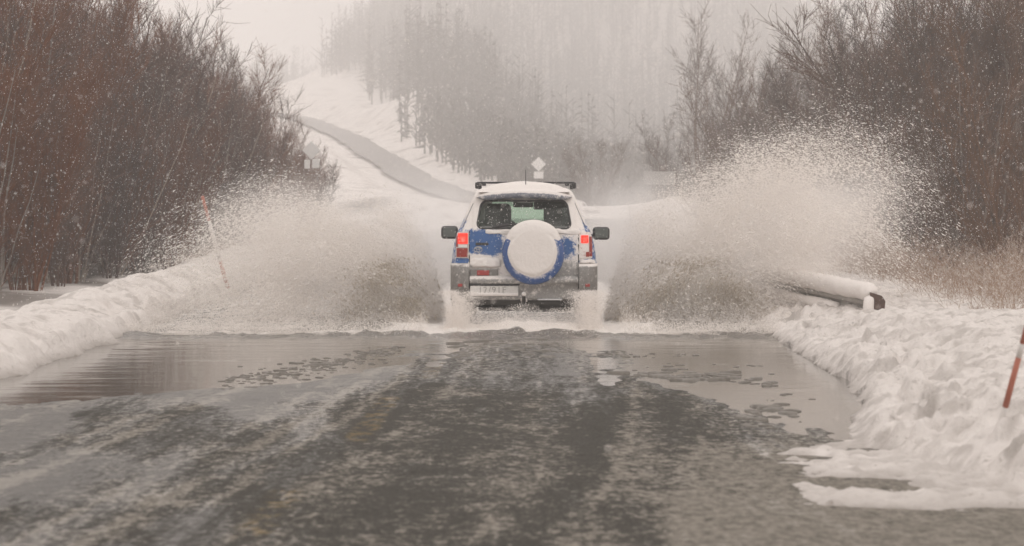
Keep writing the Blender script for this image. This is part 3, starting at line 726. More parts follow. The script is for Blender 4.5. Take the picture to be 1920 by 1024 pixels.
# roof snow
A = []
for x in np.linspace(-0.54, 0.54, 60):
    row = []
    for y in np.linspace(0.24, 2.1, 40):
        e = (1 - abs(x / 0.54) ** 6) * sst(0.24, 0.34, y) * sst(2.1, 1.9, y)
        zb = 1.60 + 0.055 * (1 - (x / 0.54) ** 2) * sst(0.2, 0.7, y)
        row.append((x, y, zb - 0.03 + e * (0.065 + 0.022 * float(fbm(x * 4, y * 3, 0, 3, 5)))))
    A.append(row)
A = np.array(A); mesh_np('roof_snow', A.reshape(-1, 3), grid_faces(60, 40), M['snow_clean'], car, smooth=True)
# roof rack and antenna
rack = rbox('roof_rack', (0.015, 1.0, 1.692), (1.17, 0.05, 0.017), M['black'], car, 0.006)
rbox('crossbar', (0.015, 1.75, 1.693), (1.12, 0.05, 0.017), M['black'], rack, 0.006)
for sx_, xx in ((-1, -0.57), (1, 0.60)):
    rbox('foot', (xx, 1.0, 1.655), (0.045, 0.10, 0.075), M['black'], rack, 0.012)
    rbox('clamp', (xx - sx_ * 0.085, 1.0, 1.668), (0.05, 0.07, 0.035), M['black'], rack, 0.01)
    rbox('foot', (xx * .97, 1.75, 1.65), (0.045, 0.10, 0.07), M['black'], rack, 0.012)
    rbox('side_rail', (xx * .97, 1.35, 1.672), (0.035, 1.0, 0.028), M['black'], rack, 0.012)
loop_tube('antenna', [(0.02, 0.42, 1.63), (0.02, 0.40, 1.70), (0.018, 0.375, 1.835)], [0.006, 0.0045, 0.003], M['black'], car, closed=False)
# rear door details
def face_y(x, z): return float(rear_surf(x, z)) - 0.014
loop_tube('wiper', [(-0.37, face_y(-.37, 1.17) - .02, 1.158), (-0.28, face_y(-.28, 1.17) - .025, 1.178), (-0.12, face_y(-.1, 1.19) - .03, 1.192), (0.04, face_y(0, 1.2) - .03, 1.200)], [0.014, 0.019, 0.014, 0.007], M['black'], car, closed=False)
def ell(cx_, cz_, a, b, n=26): return [(cx_ + a * math.cos(t), face_y(cx_, cz_) - 0.006, cz_ + b * math.sin(t)) for t in np.linspace(0, 2 * math.pi, n + 1)[:-1]]
em = loop_tube('badge', ell(-0.535, 0.90, 0.047, 0.032), 0.0042, M['chrome'], car)
loop_tube('badge_ring', ell(-0.535, 0.90, 0.017, 0.030, 18), 0.0035, M['chrome'], em)
loop_tube('badge_ring', ell(-0.535, 0.913, 0.033, 0.013, 18), 0.0035, M['chrome'], em)
rbox('handle', (-0.49, face_y(-.49, .96) - 0.002, 0.965), (0.15, 0.02, 0.03), M['black'], car, 0.008)
# snow ledge over the step panel, left of the spare wheel
def snow_lump(name, cx_, cz_, a, b, dep, seed, parent, yoff=0.0):
    V = []; 
    for i, u in enumerate(np.linspace(-1, 1, 30)):
        for j, v in enumerate(np.linspace(-1, 1, 16)):
            x = cx_ + a * u; z = cz_ + b * v; e = max(0.0, 1 - abs(u) ** 4 - abs(v) ** 4)
            nz = float(fbm(x * 13, z * 13, seed, 3, 7))
            V.append((x, float(rear_surf(x, z)) + yoff - 0.006 - dep * (e ** 0.6) * (0.5 + nz) + (0.03 if e <= 0.02 else 0), z + 0.015 * (nz - .5) * 2))
    return mesh_np(name, V, grid_faces(30, 16), M['snow_clean'], parent, smooth=True)
snow_lump('snow_ledge', -0.45, 0.745, 0.19, 0.062, 0.05, 3, car)
snow_lump('snow_ledge', 0.50, 1.11, 0.17, 0.035, 0.02, 4, car)
snow_lump('snow_ledge', -0.30, 1.105, 0.16, 0.028, 0.02, 5, car)
snow_lump('snow_ledge', 0.745, 0.755, 0.10, 0.022, 0.03, 6, car)
# lower panel / step: silver with the recess and the reflector
def bump_sec(name, x0, x1, prof, mat, snow, n=60, xr=0.0, parent=car):
    secs = []
    for x in np.linspace(x0, x1, n):
        secs.append([(x, y + 0.055 * (x / .85) ** 2 + (0.16 * (1 - math.sqrt(max(0, 1 - min(1, max(0, (abs(x) - .70) / .165)) ** 2)))), z) for y, z in prof])
    return slab_mesh(name, secs, mat, parent, snow)
prof = [(0.10, .605), (0.055, .60), (-0.005, .592), (-0.03, .575), (-0.04, .55), (-0.035, .515), (-0.01, .498), (0.02, .492), (0.02, .34), (0.02, .33), (0.10, .30)]
bump_sec('bumper', -0.632, 0.634, prof, M['silver'], lambda V: 0.30 + 0.75 * sst(0.56, 0.585, V[:, 2]) * (V[:, 0] < 0.05) + 0.1 * sst(.3, .0, V[:, 0]))
pc = [(0.12, .735), (0.04, .732), (-0.015, .72), (-0.035, .69), (-0.045, .60), (-0.045, .50), (-0.035, .42), (0.0, .37), (0.04, .32), (0.12, .30)]
for sx_ in (-1, 1):
    secs = []
    for t in np.linspace(0, 1, 34):
        ang = max(0, (t - 0.45) / 0.55) * math.pi / 2
        xb = 0.642 + min(t / 0.45, 1) * 0.085
        secs.append([(sx_ * (xb + (0.137 + 0.0) * math.sin(ang)), y * (1 if t < .45 else math.cos(ang)) + 0.03 + 0.22 * (1 - math.cos(ang)) + (0.10 if ang > 1.5 else 0), z) for y, z in pc])
    if sx_ < 0: secs = secs[::-1]
    c = slab_mesh('bumper_corner', secs, M['silver_dark'], car, lambda V, s=sx_: 0.22 + (0.85 if s > 0 else 0.35) * sst(0.69, 0.73, V[:, 2]) + 0.12 * sst(.45, .35, V[:, 2]))
    rbox('corner_reflector', (sx_ * 0.742, -0.022, 0.485), (0.055, 0.02, 0.035), M['reflector'], c, 0.008)
rc_ = rbox('lamp_recess', (-0.465, 0.044, 0.625), (0.33, 0.03, 0.09), M['silver_dark'], car, 0.01)
rbox('reflector', (-0.475, 0.022, 0.628), (0.145, 0.03, 0.060), M['reflector'], rc_, 0.008)
# number plate
pl = rbox('number_plate', (-0.345, -0.012, 0.418), (0.56, 0.02, 0.115), M['plate'], car, 0.006)
rbox('plate_slot', (-0.34, 0.0, 0.492), (0.58, 0.03, 0.018), M['black'], pl, 0.004)
cu = bpy.data.curves.new('lettering', 'FONT'); cu.body = '17/91F'; cu.size = 0.105; cu.extrude = 0.0015; cu.align_x = 'CENTER'; cu.align_y = 'CENTER'; cu.space_character = 1.15
to = bpy.data.objects.new('lettering', cu); COL.objects.link(to)
bpy.context.view_layer.update(); mt_ = bpy.data.meshes.new_from_object(to); bpy.data.objects.remove(to)
mt_.materials.clear(); mt_.materials.append(M['ink'])
lo = bpy.data.objects.new('lettering', mt_); COL.objects.link(lo); lo.parent = pl; lo.location = (-0.37, -0.0245, 0.428); lo.rotation_euler = (R(90), 0, 0)
A = []
for x in np.linspace(-0.62, -0.07, 40):      # snow packed along the plate's lower edge
    hgt = 0.030 + 0.022 * float(fbm(x * 16, 3, 0, 3, 8)); A.append([(x, -0.018, .358), (x, -0.036, .362), (x, -0.034, .358 + hgt * .8), (x, -0.021, .36 + hgt)])
A = np.array(A); mesh_np('plate_snow', A.reshape(-1, 3), grid_faces(40, 4), M['snow_clean'], pl, smooth=True)
# tow ball, exhaust
tb = loop_tube('tow_bar', [(0.0, 0.5, 0.30), (0.0, 0.02, 0.30), (0.0, -0.08, 0.315), (0.0, -0.09, 0.36)], [0.025, 0.025, 0.022, 0.018], M['pole_dark0'] if 'pole_dark0' in M else M['under'], car, closed=False)
bm = bmesh.new(); bmesh.ops.create_uvsphere(bm, u_segments=16, v_segments=10, radius=0.027); bmesh.ops.translate(bm, vec=(0, -0.09, 0.385), verts=bm.verts); bm_obj('tow_ball', bm, M['snow_clean'], tb, True)
snow_lump('tow_snow', 0.0, 0.315, 0.04, 0.022, 0.05, 9, tb, -0.13)
rbox('lower_valance', (0.0, 0.10, 0.285), (1.30, 0.05, 0.07), M['under'], car, 0.02)
rbox('exhaust', (0.30, 0.03, 0.318), (0.29, 0.05, 0.024), M['chrome'], car, 0.01)
# spare wheel with cover and snow
sp = empty('spare_wheel', (0.11, -0.02, 0.855)); sp.parent = car
RW = 0.362
def lathe(name, prof, mat, parent, n=72, snowf=None, loc=(0, 0, 0)):
    A = []
    for k in range(n):
        a = 2 * math.pi * k / n; A.append([(loc[0] + r * math.cos(a), loc[1] + y, loc[2] + r * math.sin(a)) for r, y in prof])
    A = np.array(A); at = {'snow': snowf(A.reshape(-1, 3))} if snowf else None
    return mesh_np(name, A.reshape(-1, 3), grid_faces(n, len(prof), True), mat, parent, smooth=True, attrs=at)
cprof = [(0.001, -0.215), (0.10, -0.214), (0.20, -0.210), (0.27, -0.203), (0.315, -0.190), (0.343, -0.168), (0.357, -0.135), (RW, -0.09), (RW, -0.02), (0.350, 0.0), (0.335, 0.02), (0.20, 0.04), (0.001, 0.05)]
M['blue_cover'] = mat_paint('blue_cover', (0.004, 0.06, 0.23), coat=0.1, dust=0.1, amp=0.6)
lathe('wheel_cover', cprof, M['blue_cover'], sp, 96, lambda V: 0.20 + 0.3 * sst(0.33, 0.27, np.hypot(V[:, 0], V[:, 2])) + 0.6 * sst(0.12, 0.28, V[:, 2]))
lathe('tyre', [(0.20, 0.06), (0.33, 0.05), (0.345, 0.0), (0.33, -0.03)], M['tyre'], sp, 48)
NRr, NTh = 60, 140; A = np.zeros((NTh, NRr, 3))
cp = np.array(cprof[:10]); cl_ = np.concatenate([[0], np.cumsum(np.linalg.norm(np.diff(cp, axis=0), axis=1))])
for i in range(NTh):
    a = 2 * math.pi * i / NTh
    s = np.linspace(0.0, cl_[-1], NRr); r = np.interp(s, cl_, cp[:, 0]); y = np.interp(s, cl_, cp[:, 1])
    x = r * math.cos(a); z = r * math.sin(a)
    nn = fbm(x * 9 + 5, z * 9, y * 9, 4, 12) - 0.5
    dr = np.hypot(x * 1.0 + 0.01, (z - 0.02) * 1.0)
    S = sst(0.296, 0.245, dr + 0.03 * nn)                   # packed face
    S = np.maximum(S, sst(0.08, 0.24, z + 0.10 * nn - 0.35 * np.maximum(np.abs(x) - 0.16, 0)))   # cap on top
    t = 0.026 * S - 0.004 + 0.006 * nn * S
    rad_ = np.clip((s - 0.27) / 0.10, 0, 1)
    topk = sst(0.05, 0.3, z) * rad_
    A[i, :, 0] = x + t * rad_ * math.cos(a) * (0.5 + topk * 0.5); A[i, :, 2] = z + t * rad_ * math.sin(a) * (0.5 + 0.9 * topk); A[i, :, 1] = y - t * (1 - 0.6 * rad_)
mesh_np('wheel_snow', A.reshape(-1, 3), grid_faces(NTh, NRr, True), M['snow_clean'], sp, smooth=True)
# tail lamps following the rounded corner
def corner_patch(name, sx_, xa, xb, za, zb, off, mat, parent, nx=16, nz=14, snow=0.0):
    A = []
    for x in np.linspace(xa, xb, nx):
        row = []
        for z in np.linspace(za, zb, nz):
            ww = float(hw(z)); xx = min(x, ww - 0.004)
            row.append((sx_ * xx, float(rear_surf(xx, z)) - off, z))
        A.append(row)
    A = np.array(A); ring_o = A.copy(); ring_o[:, :, 1] += off + 0.012
    V = A.reshape(-1, 3); f = grid_faces(nx, nz)
    # skirt
    b = [(i, 0) for i in range(nx)] + [(nx - 1, j) for j in range(1, nz)] + [(i, nz - 1) for i in range(nx - 2, -1, -1)] + [(0, j) for j in range(nz - 2, 0, -1)]
    idx = np.array([i * nz + j for i, j in b]); V2 = np.concatenate([V, ring_o.reshape(-1, 3)[idx]], 0)
    m_ = len(idx); k = np.arange(m_); sk = np.stack([idx, idx[(k + 1) % m_], len(V) + (k + 1) % m_, len(V) + k], 1)
    return mesh_np(name, V2, np.concatenate([f, sk], 0), mat, parent, smooth=False, attrs={'snow': np.full(len(V2), snow)})
for sx_ in (-1, 1):
    sno = 0.1 if sx_ < 0 else 0.0
    h_ = corner_patch('tail_light', sx_, 0.645, 0.800, 0.80, 1.105, 0.012, M['lamp_clear'] if sx_ < 0 else mat_paint('snowed_lens', (0.5, 0.3, 0.27), 0.3), car, snow=0.0 if sx_ < 0 else 0.62)
    if sx_ < 0:
        corner_patch('brake_lens', sx_, 0.658, 0.775, 0.965, 1.09, 0.020, M['lamp_lit'], h_)
        corner_patch('brake_bulb', sx_, 0.685, 0.745, 0.985, 1.05, 0.026, M['lamp_core'], h_)
        corner_patch('clear_lens', sx_, 0.665, 0.768, 0.925, 0.955, 0.018, M['snow_clean'], h_)
        corner_patch('lower_lens', sx_, 0.658, 0.790, 0.812, 0.915, 0.020, M['lamp_red'], h_)
        corner_patch('outer_lens', sx_, 0.776, 0.797, 0.93, 1.06, 0.020, M['lamp_red'], h_)
    else:
        corner_patch('brake_lens', sx_, 0.668, 0.755, 0.975, 1.065, 0.020, M['lamp_lit'], h_)
        corner_patch('brake_bulb', sx_, 0.69, 0.735, 0.99, 1.04, 0.026, M['lamp_core'], h_)
        corner_patch('outer_lens', sx_, 0.765, 0.800, 0.82, 1.05, 0.020, M['lamp_red'], h_)
        corner_patch('lower_lens', sx_, 0.725, 0.763, 0.815, 0.87, 0.020, M['lamp_red'], h_)
# mirrors
for sx_ in (-1, 1):
    x0 = sx_ * 0.955 + (0.0 if sx_ < 0 else 0.012)
    mr = rbox('mirror', (x0, 2.50, 1.075 - (0.012 if sx_ > 0 else 0)), (0.215, 0.10, 0.165), M['black'], car, 0.045, 4, smooth=True)
    rbox('mirror_glass', (x0, 2.447, 1.077 - (0.012 if sx_ > 0 else 0)), (0.165, 0.012, 0.118), plain('mirror_glass', (0.10, 0.115, 0.10), 0.12, 0.2, 30), mr, 0.005)
    rbox('mirror_arm', (sx_ * 0.83, 2.52, 1.03), (0.12, 0.06, 0.05), M['black'], mr, 0.015)
# wheels
def wheel(x, y):
    w = empty('wheel', (x, y, 0.325)); w.parent = car
    s = 1 if x > 0 else -1
    def lat(name, prof, mat, n=40):
        A = [[(yy * s, r * math.cos(2 * math.pi * k / n), r * math.sin(2 * math.pi * k / n)) for r, yy in prof] for k in range(n)]
        A = np.array(A); return mesh_np(name, A.reshape(-1, 3), grid_faces(n, len(prof), True), mat, w, smooth=True)
    lat('tyre', [(0.21, 0.09), (0.26, 0.112), (0.325, 0.108), (0.35, 0.085), (0.352, 0.0), (0.35, -0.085), (0.325, -0.108), (0.26, -0.112), (0.21, -0.09)], M['tyre'])
    rm = lat('rim', [(0.02, 0.075), (0.10, 0.07), (0.20, 0.085), (0.215, 0.10), (0.215, -0.09)], M['rim'])
for (x, y) in ((-0.745, 0.95), (0.745, 0.95), (-0.745, 3.44), (0.745, 3.44)): wheel(x, y)
# cabin
rbox('cabin_floor', (0, 1.9, 0.62), (1.36, 2.4, 0.5), M['cabin'], car, 0.03)
rbox('dashboard', (0, 2.72, 0.98), (1.38, 0.35, 0.22), M['cabin'], car, 0.06)
rbox('parcel_shelf', (0, 0.62, 1.02), (1.24, 0.5, 0.10), M['cabin'], car, 0.02)
for (x, y, wd, tp, hr) in ((-0.34, 1.95, 0.46, 1.17, 0.27), (0.36, 1.95, 0.46, 1.17, 0.25), (-0.36, 1.05, 0.5, 1.10, 0.24), (0.36, 1.05, 0.5, 1.10, 0.24)):
    st_ = rbox('seat', (x, y, tp - 0.22), (wd, 0.14, 0.56), M['seat'], car, 0.06, 4, smooth=True)
    rbox('headrest', (x, y, tp + 0.15), (hr, 0.11, 0.22), M['seat'], st_, 0.05, 4, smooth=True)
    for q in (-0.06, 0.06): rbox('headrest_post', (x + q, y, tp + 0.05), (0.014, 0.014, 0.12), M['black'], st_, 0.003)
rbox('headrest_left_load', (-0.33, 1.86, 1.28), (0.33, 0.15, 0.32), M['seat'], car, 0.10, 4, smooth=True).name = 'padded_seat_back'
rbox('interior_mirror', (-0.02, 2.32, 1.43), (0.25, 0.03, 0.075), M['black'], car, 0.02, 3, smooth=True)
rbox('sun_visor', (0.36, 2.18, 1.44), (0.50, 0.03, 0.15), M['cabin'], car, 0.012)
rbox('luggage', (0.43, 1.55, 1.18), (0.34, 0.3, 0.42), M['cabin'], car, 0.06, 3, smooth=True)
tag(car, 'blue and silver off-road car caked with snow, brake lights lit, driving away through floodwater', 'car')

# ------------------------------------------------------------------ signs, poles, rail
def lump_tube(pts, rad, name, mat, parent, nseg=10, seed=0, flat=1.0, amp=0.25, closed=True):
    """rounded, uneven tube along a polyline (snow rolls, wood, hoses)"""
    pts = np.array(pts, float); L = np.concatenate([[0], np.cumsum(np.linalg.norm(np.diff(pts, axis=0), axis=1))])
    n = max(6, int(L[-1] / 0.04)); t = np.linspace(0, L[-1], n)
    C = np.stack([np.interp(t, L, pts[:, k]) for k in range(3)], 1)
    D = np.gradient(C, axis=0); D /= np.linalg.norm(D, axis=1, keepdims=True) + 1e-9
    up = np.array([0, 0, 1.0]); u = np.cross(D, up); u /= np.linalg.norm(u, axis=1, keepdims=True) + 1e-9
    v = np.cross(u, D)
    rr = np.interp(t, L, rad) if np.ndim(rad) else np.full(n, rad)
    e = np.clip(np.minimum(t, L[-1] - t) / (np.mean(rr) * 1.0), 0, 1) if closed else np.ones(n)
    rr = rr * np.sqrt(1 - (1 - e) ** 2 + 1e-5)
    V = []
    for k in range(nseg):
        a = 2 * math.pi * k / nseg
        q = rr * (1 + amp * (fbm(t * 7, a * 1.2 + t * 0, seed, 3, 5 + seed) - 0.5) * 2)
        V.append(C + u * (q * math.cos(a))[:, None] + v * (q * math.sin(a) * flat)[:, None])
    V = np.stack(V, 0)
    return mesh_np(name, V.reshape(-1, 3), grid_faces(nseg, n, True), mat, parent, smooth=True)
M['pole_red'] = plain('faded_orange_paint', (0.42, 0.14, 0.09), 0.55, 0.25, 8)
M['pole_white'] = plain('pole_white', (0.62, 0.58, 0.55), 0.5)
M['pole_dark'] = plain('grey_steel', (0.20, 0.195, 0.19), 0.5)
M['sign_back'] = plain('pale_sign_sheet', (0.85, 0.83, 0.81), 0.5, 0.06)
M['galv'] = plain('galvanised_steel', (0.32, 0.30, 0.275), 0.5, 0.3, 20, Metallic=0.3)
M['rust'] = plain('weathered_end_block', (0.085, 0.05, 0.038), 0.8, 0.5, 25)

def stake(base, tip, r, label, cat='snow pole', bands=((0.0, 0.36, 'r'), (0.36, 0.62, 'w'), (0.62, 1.0, 'r'))):
    b = Vector(base); t = Vector(tip) - b
    root = empty('snow_pole', b)
    for (a, c, k) in bands:
        A, C_ = t * a, t * c
        n = 10; V = []
        d = t.normalized(); u = d.orthogonal().normalized(); w = d.cross(u)
        for Q, rr in ((A, r * (1 - 0.25 * a)), (C_, r * (1 - 0.25 * c))):
            for q in range(n): V.append(Q + (u * math.cos(q * 2 * math.pi / n) + w * math.sin(q * 2 * math.pi / n)) * rr)
        V.append(A); V.append(C_)
        bm = bmesh.new(); vs = [bm.verts.new(p) for p in V]
        for q in range(n):
            q2 = (q + 1) % n
            bm.faces.new((vs[q], vs[q2], vs[n + q2], vs[n + q])); bm.faces.new((vs[2 * n], vs[q2], vs[q])); bm.faces.new((vs[2 * n + 1], vs[n + q], vs[n + q2]))
        bm_obj('band', bm, M['pole_red'] if k == 'r' else M['pole_white'], root, True)
    tag(root, label, cat); return root
stake(P(426, 540, 35.5), P(379, 368, 35.0), 0.031, 'thin orange and white snow pole leaning left on the left snow ridge', bands=((0, .30, 'r'), (.30, .74, 'w'), (.74, 1, 'r')))
stake(P(1882, 775, 12.4), P(1938, 560, 12.1), 0.017, 'red and white snow pole leaning right in the near right snow bank', bands=((-.2, .06, 'w'), (.06, .5, 'r'), (.5, .62, 'w'), (.62, 1, 'r')))
stake(P(1181, 412, 118), P(1181, 382, 118), 0.035, 'thin dark marker pole at the far bend right of the car', 'marker pole', bands=((0, 1, 'w'),))

def diamond_sign(px, py, Y, half, plates, label):
    x, y, z = P(px, py, Y); root = empty('road_sign', (x, y, 0))
    s = half * math.sqrt(2)
    rbox('sign_board', (0, 0, z), (s, 0.03, s), M['sign_back'], root, 0.012, 2, Matrix.Rotation(R(45), 4, 'Y') if False else Matrix.Rotation(R(45), 3, 'Y'))
    for (dx, dz, w, h) in plates: rbox('lower_plate', (dx, 0, z + dz), (w, 0.03, h), M['sign_back'], root, 0.012)
    gz = float(ground_h(np.array([x]), np.array([y]))[0])
    lump_tube([(0, 0.04, gz - 0.3), (0, 0.04, z + half * 0.6)], 0.035, 'sign_post', M['pole_dark'], root, 8, amp=0, closed=False)
    tag(root, label, 'road sign')
diamond_sign(584, 282, 64, 0.25, [(-0.115, -0.37, 0.15, 0.24), (0.115, -0.35, 0.20, 0.24)], 'pale diamond road sign with two small plates beside the left thicket')
diamond_sign(1010, 308, 138, 0.42, [(0, -0.62, 0.55, 0.40)], 'hazy diamond road sign with one plate, beyond the car roof')
x, y, z = P(1236, 334, 98); root = empty('road_board', (x, y, 0))
rbox('sign_board', (0, 0, z), (1.28, 0.04, 0.53), plain('grey_board', (0.5, 0.48, 0.46), 0.6, 0.08), root, 0.02)
for dx in (-0.42, 0.42): lump_tube([(dx, 0.06, -0.3), (dx, 0.06, z + 0.3)], 0.045, 'post', M['pole_dark'], root, 8, amp=0, closed=False)
tag(root, 'wide pale rectangular board on two posts in the fog right of the car', 'road board')

# guard rail, half buried in the ploughed snow
rail = empty('guard_rail', (3.3, 27.0, 0))
RP = np.array([(3.80, 26.6, .42), (3.60, 27.6, .45), (3.34, 28.9, .49), (3.13, 30.4, .52), (3.02, 32.5, .54), (3.00, 36, .55), (3.03, 45, .6), (3.18, 60, .65)])
RP[:, 0] -= 3.38; RP[:, 2] += 0.005; RP[:, 1] -= 27.0
def beam():
    prof = [(0.0, 0.02), (0.03, -0.02), (0.075, -0.055), (0.11, -0.055), (0.145, -0.01), (0.165, 0.0), (0.185, -0.01), (0.22, -0.055), (0.255, -0.055), (0.30, -0.02), (0.31, 0.02)]
    L = np.concatenate([[0], np.cumsum(np.linalg.norm(np.diff(RP, axis=0), axis=1))]); t = np.linspace(0, L[-1], 220)
    C = np.stack([np.interp(t, L, RP[:, k]) for k in range(3)], 1); D = np.gradient(C, axis=0); D[:, 2] = 0; D /= np.linalg.norm(D, axis=1, keepdims=True)
    Nn = np.stack([D[:, 1], -D[:, 0]], 1)
    V = []
    for th in (0, 0.006):
        for (dz, dn) in (prof if th == 0 else prof[::-1]):
            V.append(np.stack([C[:, 0] + Nn[:, 0] * (dn + th), C[:, 1] + Nn[:, 1] * (dn + th), C[:, 2] - dz], 1))
    V = np.stack(V, 0)
    return mesh_np('beam', V.reshape(-1, 3), grid_faces(len(V), 220, True), M['galv'], rail, smooth=False)
beam()
top = RP.copy(); top[:, 2] += 0.03; top[:, 0] -= 0.02
lump_tube(top, [.105, .11, .11, .10, .08, .08, .08, .08], 'top_snow', M['snow_clean'], rail, 14, 3, 0.95, 0.16)
low = RP[1:].copy(); low[:, 2] -= 0.215; low[:, 0] -= 0.06
lump_tube(low, 0.078, 'lower_snow', M['snow_clean'], rail, 12, 5, 0.9, 0.2)
lump_tube([RP[0] + (-0.03, 0.02, 0.0), RP[0] + (-0.05, -0.03, -0.12), RP[0] + (-0.05, -0.05, -0.36)], 0.06, 'end_snow', M['snow_clean'], rail, 12, 6, 1.0, 0.12)
bm = bmesh.new()
pr = [(-0.03, 0.03), (0.10, -0.01), (0.14, -0.07), (0.13, -0.16), (0.15, -0.20), (0.135, -0.34), (-0.02, -0.34)]
vs = []
for yy in (-0.03, 0.10): vs.append([bm.verts.new((RP[0][0] + a, RP[0][1] + yy, RP[0][2] + b)) for a, b in pr])
bm.faces.new(vs[0][::-1]); bm.faces.new(vs[1])
for k in range(len(pr)): bm.faces.new((vs[0][k], vs[0][(k + 1) % len(pr)], vs[1][(k + 1) % len(pr)], vs[1][k]))
bmesh.ops.recalc_face_normals(bm, faces=bm.faces)
bm_obj('end_block', bm, M['rust'], rail)
for (xx, yy, zz) in [(3.36, 28.9, .40), (3.05, 32.5, .44), (3.02, 36.5, .46), (3.04, 40.5, .48), (3.06, 44.5, .5)]:
    rbox('post', (xx - 3.3 + 0.09, yy - 27, zz - 0.42), (0.09, 0.11, 0.9), M['galv'], rail, 0.01)
tag(rail, 'low guard rail wrapped in snow, its dark end in the right bank', 'guard rail')

# ------------------------------------------------------------------ bare shrubs
def branch_path(p, d, L, n, wob, rs, up=0.0):
    pts = [p]; 
    for k in range(n):
        d = d + rs.normal(size=3) * wob + np.array([0, 0, up]); d = d / np.linalg.norm(d)
        p = p + d * L / n; pts.append(p)
    return np.array(pts)
def along(pts, t):
    n = len(pts) - 1; k = min(int(t * n), n - 1); f = t * n - k
    return pts[k] * (1 - f) + pts[k + 1] * f, (pts[k + 1] - pts[k])
def make_shrub(seed, H=5.0, nst=9, spread=0.42, nbr=15, ntw=9, rad=0.026, twr=0.0042, start=0.08):
    rs = np.random.default_rng(seed); stems = []; tw = []
    for s in range(nst):
        a = rs.uniform(0, 2 * math.pi); tl = spread * rs.uniform(0.15, 1.0)
        d = np.array([math.cos(a) * tl, math.sin(a) * tl, 1.0]); d /= np.linalg.norm(d)
        L = H * rs.uniform(0.62, 1.05); p0 = np.array([math.cos(a) * 0.22 * rs.random(), math.sin(a) * 0.22 * rs.random(), -0.25])
        pts = branch_path(p0, d, L, 10, 0.055, rs, 0.012); r0 = rad * rs.uniform(0.6, 1.25)
        for k in range(10):
            ra = r0 * (1 - 0.85 * k / 10) + 0.003; rb = r0 * (1 - 0.85 * (k + 1) / 10) + 0.003
            stems.append((*pts[k], *pts[k + 1], ra, rb))
        for b in range(nbr):
            t = start + (1 - start) * rs.random() ** 0.85; q, dd = along(pts, min(t, 0.99)); dd = dd / np.linalg.norm(dd)
            a2 = rs.uniform(0, 2 * math.pi); side = np.array([math.cos(a2), math.sin(a2), 0.15])
            d2 = dd * 0.85 + side * rs.uniform(0.35, 0.8); d2 /= np.linalg.norm(d2)
            L2 = H * rs.uniform(0.12, 0.27) * (1.15 - 0.6 * t)
            bp = branch_path(q, d2, L2, 4, 0.10, rs, 0.05); rb0 = 0.0095 * (1.2 - 0.5 * t)
            for k in range(4): tw.append((*bp[k], *bp[k + 1], rb0 * (1 - 0.2 * k), rb0 * (1 - 0.2 * (k + 1))))
            for c in range(ntw):
                t3 = rs.uniform(0.12, 1.0); q3, dd3 = along(bp, min(t3, 0.99)); dd3 = dd3 / np.linalg.norm(dd3)
                d3 = dd3 + rs.normal(size=3) * 0.55 + np.array([0, 0, 0.25]); d3 /= np.linalg.norm(d3)
                L3 = rs.uniform(0.16, 0.5) * (H / 5) ** 0.5
                tp = branch_path(q3, d3, L3, 2, 0.16, rs, 0.05)
                tw.append((*tp[0], *tp[1], twr, twr * 0.85)); tw.append((*tp[1], *tp[2], twr * 0.85, twr * 0.5))
    return stems, tw
def shrub_obj(name, seed, stem_m, twig_m, label, cat, group=None, **kw):
    st, tw = make_shrub(seed, **kw)
    root = empty(name, (0, 0, 0))
    V, Fa = seg_mesh(st, 5); mesh_np('stems', V, Fa, stem_m, root, smooth=True)
    V, Fa = seg_mesh(tw, 3); mesh_np('twigs', V, Fa, twig_m, root)
    return tag(root, label, cat, group)
def copy_tree(o, loc, rz, sc):
    c = o.copy(); COL.objects.link(c); c.location = loc; c.rotation_euler = (0, 0, rz); c.scale = sc
    for ch in list(o.children):
        d = ch.copy(); COL.objects.link(d); d.parent = c
    return c
LL = 'bare russet-brown shrub in the dense thicket left of the road'
RL = 'bare grey-brown shrub in the thicket right of the road, behind the rail'
lp = [shrub_obj('bare_shrub', 100 + k, M['bark_pale'] if k % 2 else M['twig_red'], M['twig_red'], LL, 'shrub', 'shrubs in the thicket left of the road', H=5.0, nst=11, nbr=19, ntw=15, twr=0.0045) for k in range(5)]
rp = [shrub_obj('bare_shrub', 200 + k, M['bark_pale'] if k % 3 == 0 else M['twig_grey'], M['twig_grey'], RL, 'shrub', 'shrubs in the thicket right of the road', H=5.4, nst=8, spread=0.34, nbr=19, ntw=14) for k in range(5)]
used = set()
LABELS = {
 ('l', 0, 0): ('low russet shrub on the front edge of the left thicket, by the snow ridge', 'low russet shrubs fronting the left thicket'),
 ('l', 0, 1): ('low pale-stemmed shrub on the front edge of the left thicket', 'low pale-stemmed shrubs fronting the left thicket'),
 ('l', 1, 0): ('tall russet shrub deep in the left thicket, behind the front row', 'tall russet shrubs in the left thicket'),
 ('l', 1, 1): ('tall pale-stemmed shrub deep in the left thicket, behind the front row', 'tall pale-stemmed shrubs in the left thicket'),
 ('r', 0, 0): ('low grey-brown shrub on the front edge of the right thicket, above the dry grass', 'low grey-brown shrubs fronting the right thicket'),
 ('r', 0, 1): ('low pale-stemmed shrub on the front edge of the right thicket', 'low pale-stemmed shrubs fronting the right thicket'),
 ('r', 1, 0): ('tall grey-brown shrub deep in the right thicket, behind the front row', 'tall grey-brown shrubs in the right thicket'),
 ('r', 1, 1): ('tall pale-stemmed shrub deep in the right thicket, behind the front row', 'tall pale-stemmed shrubs in the right thicket')}
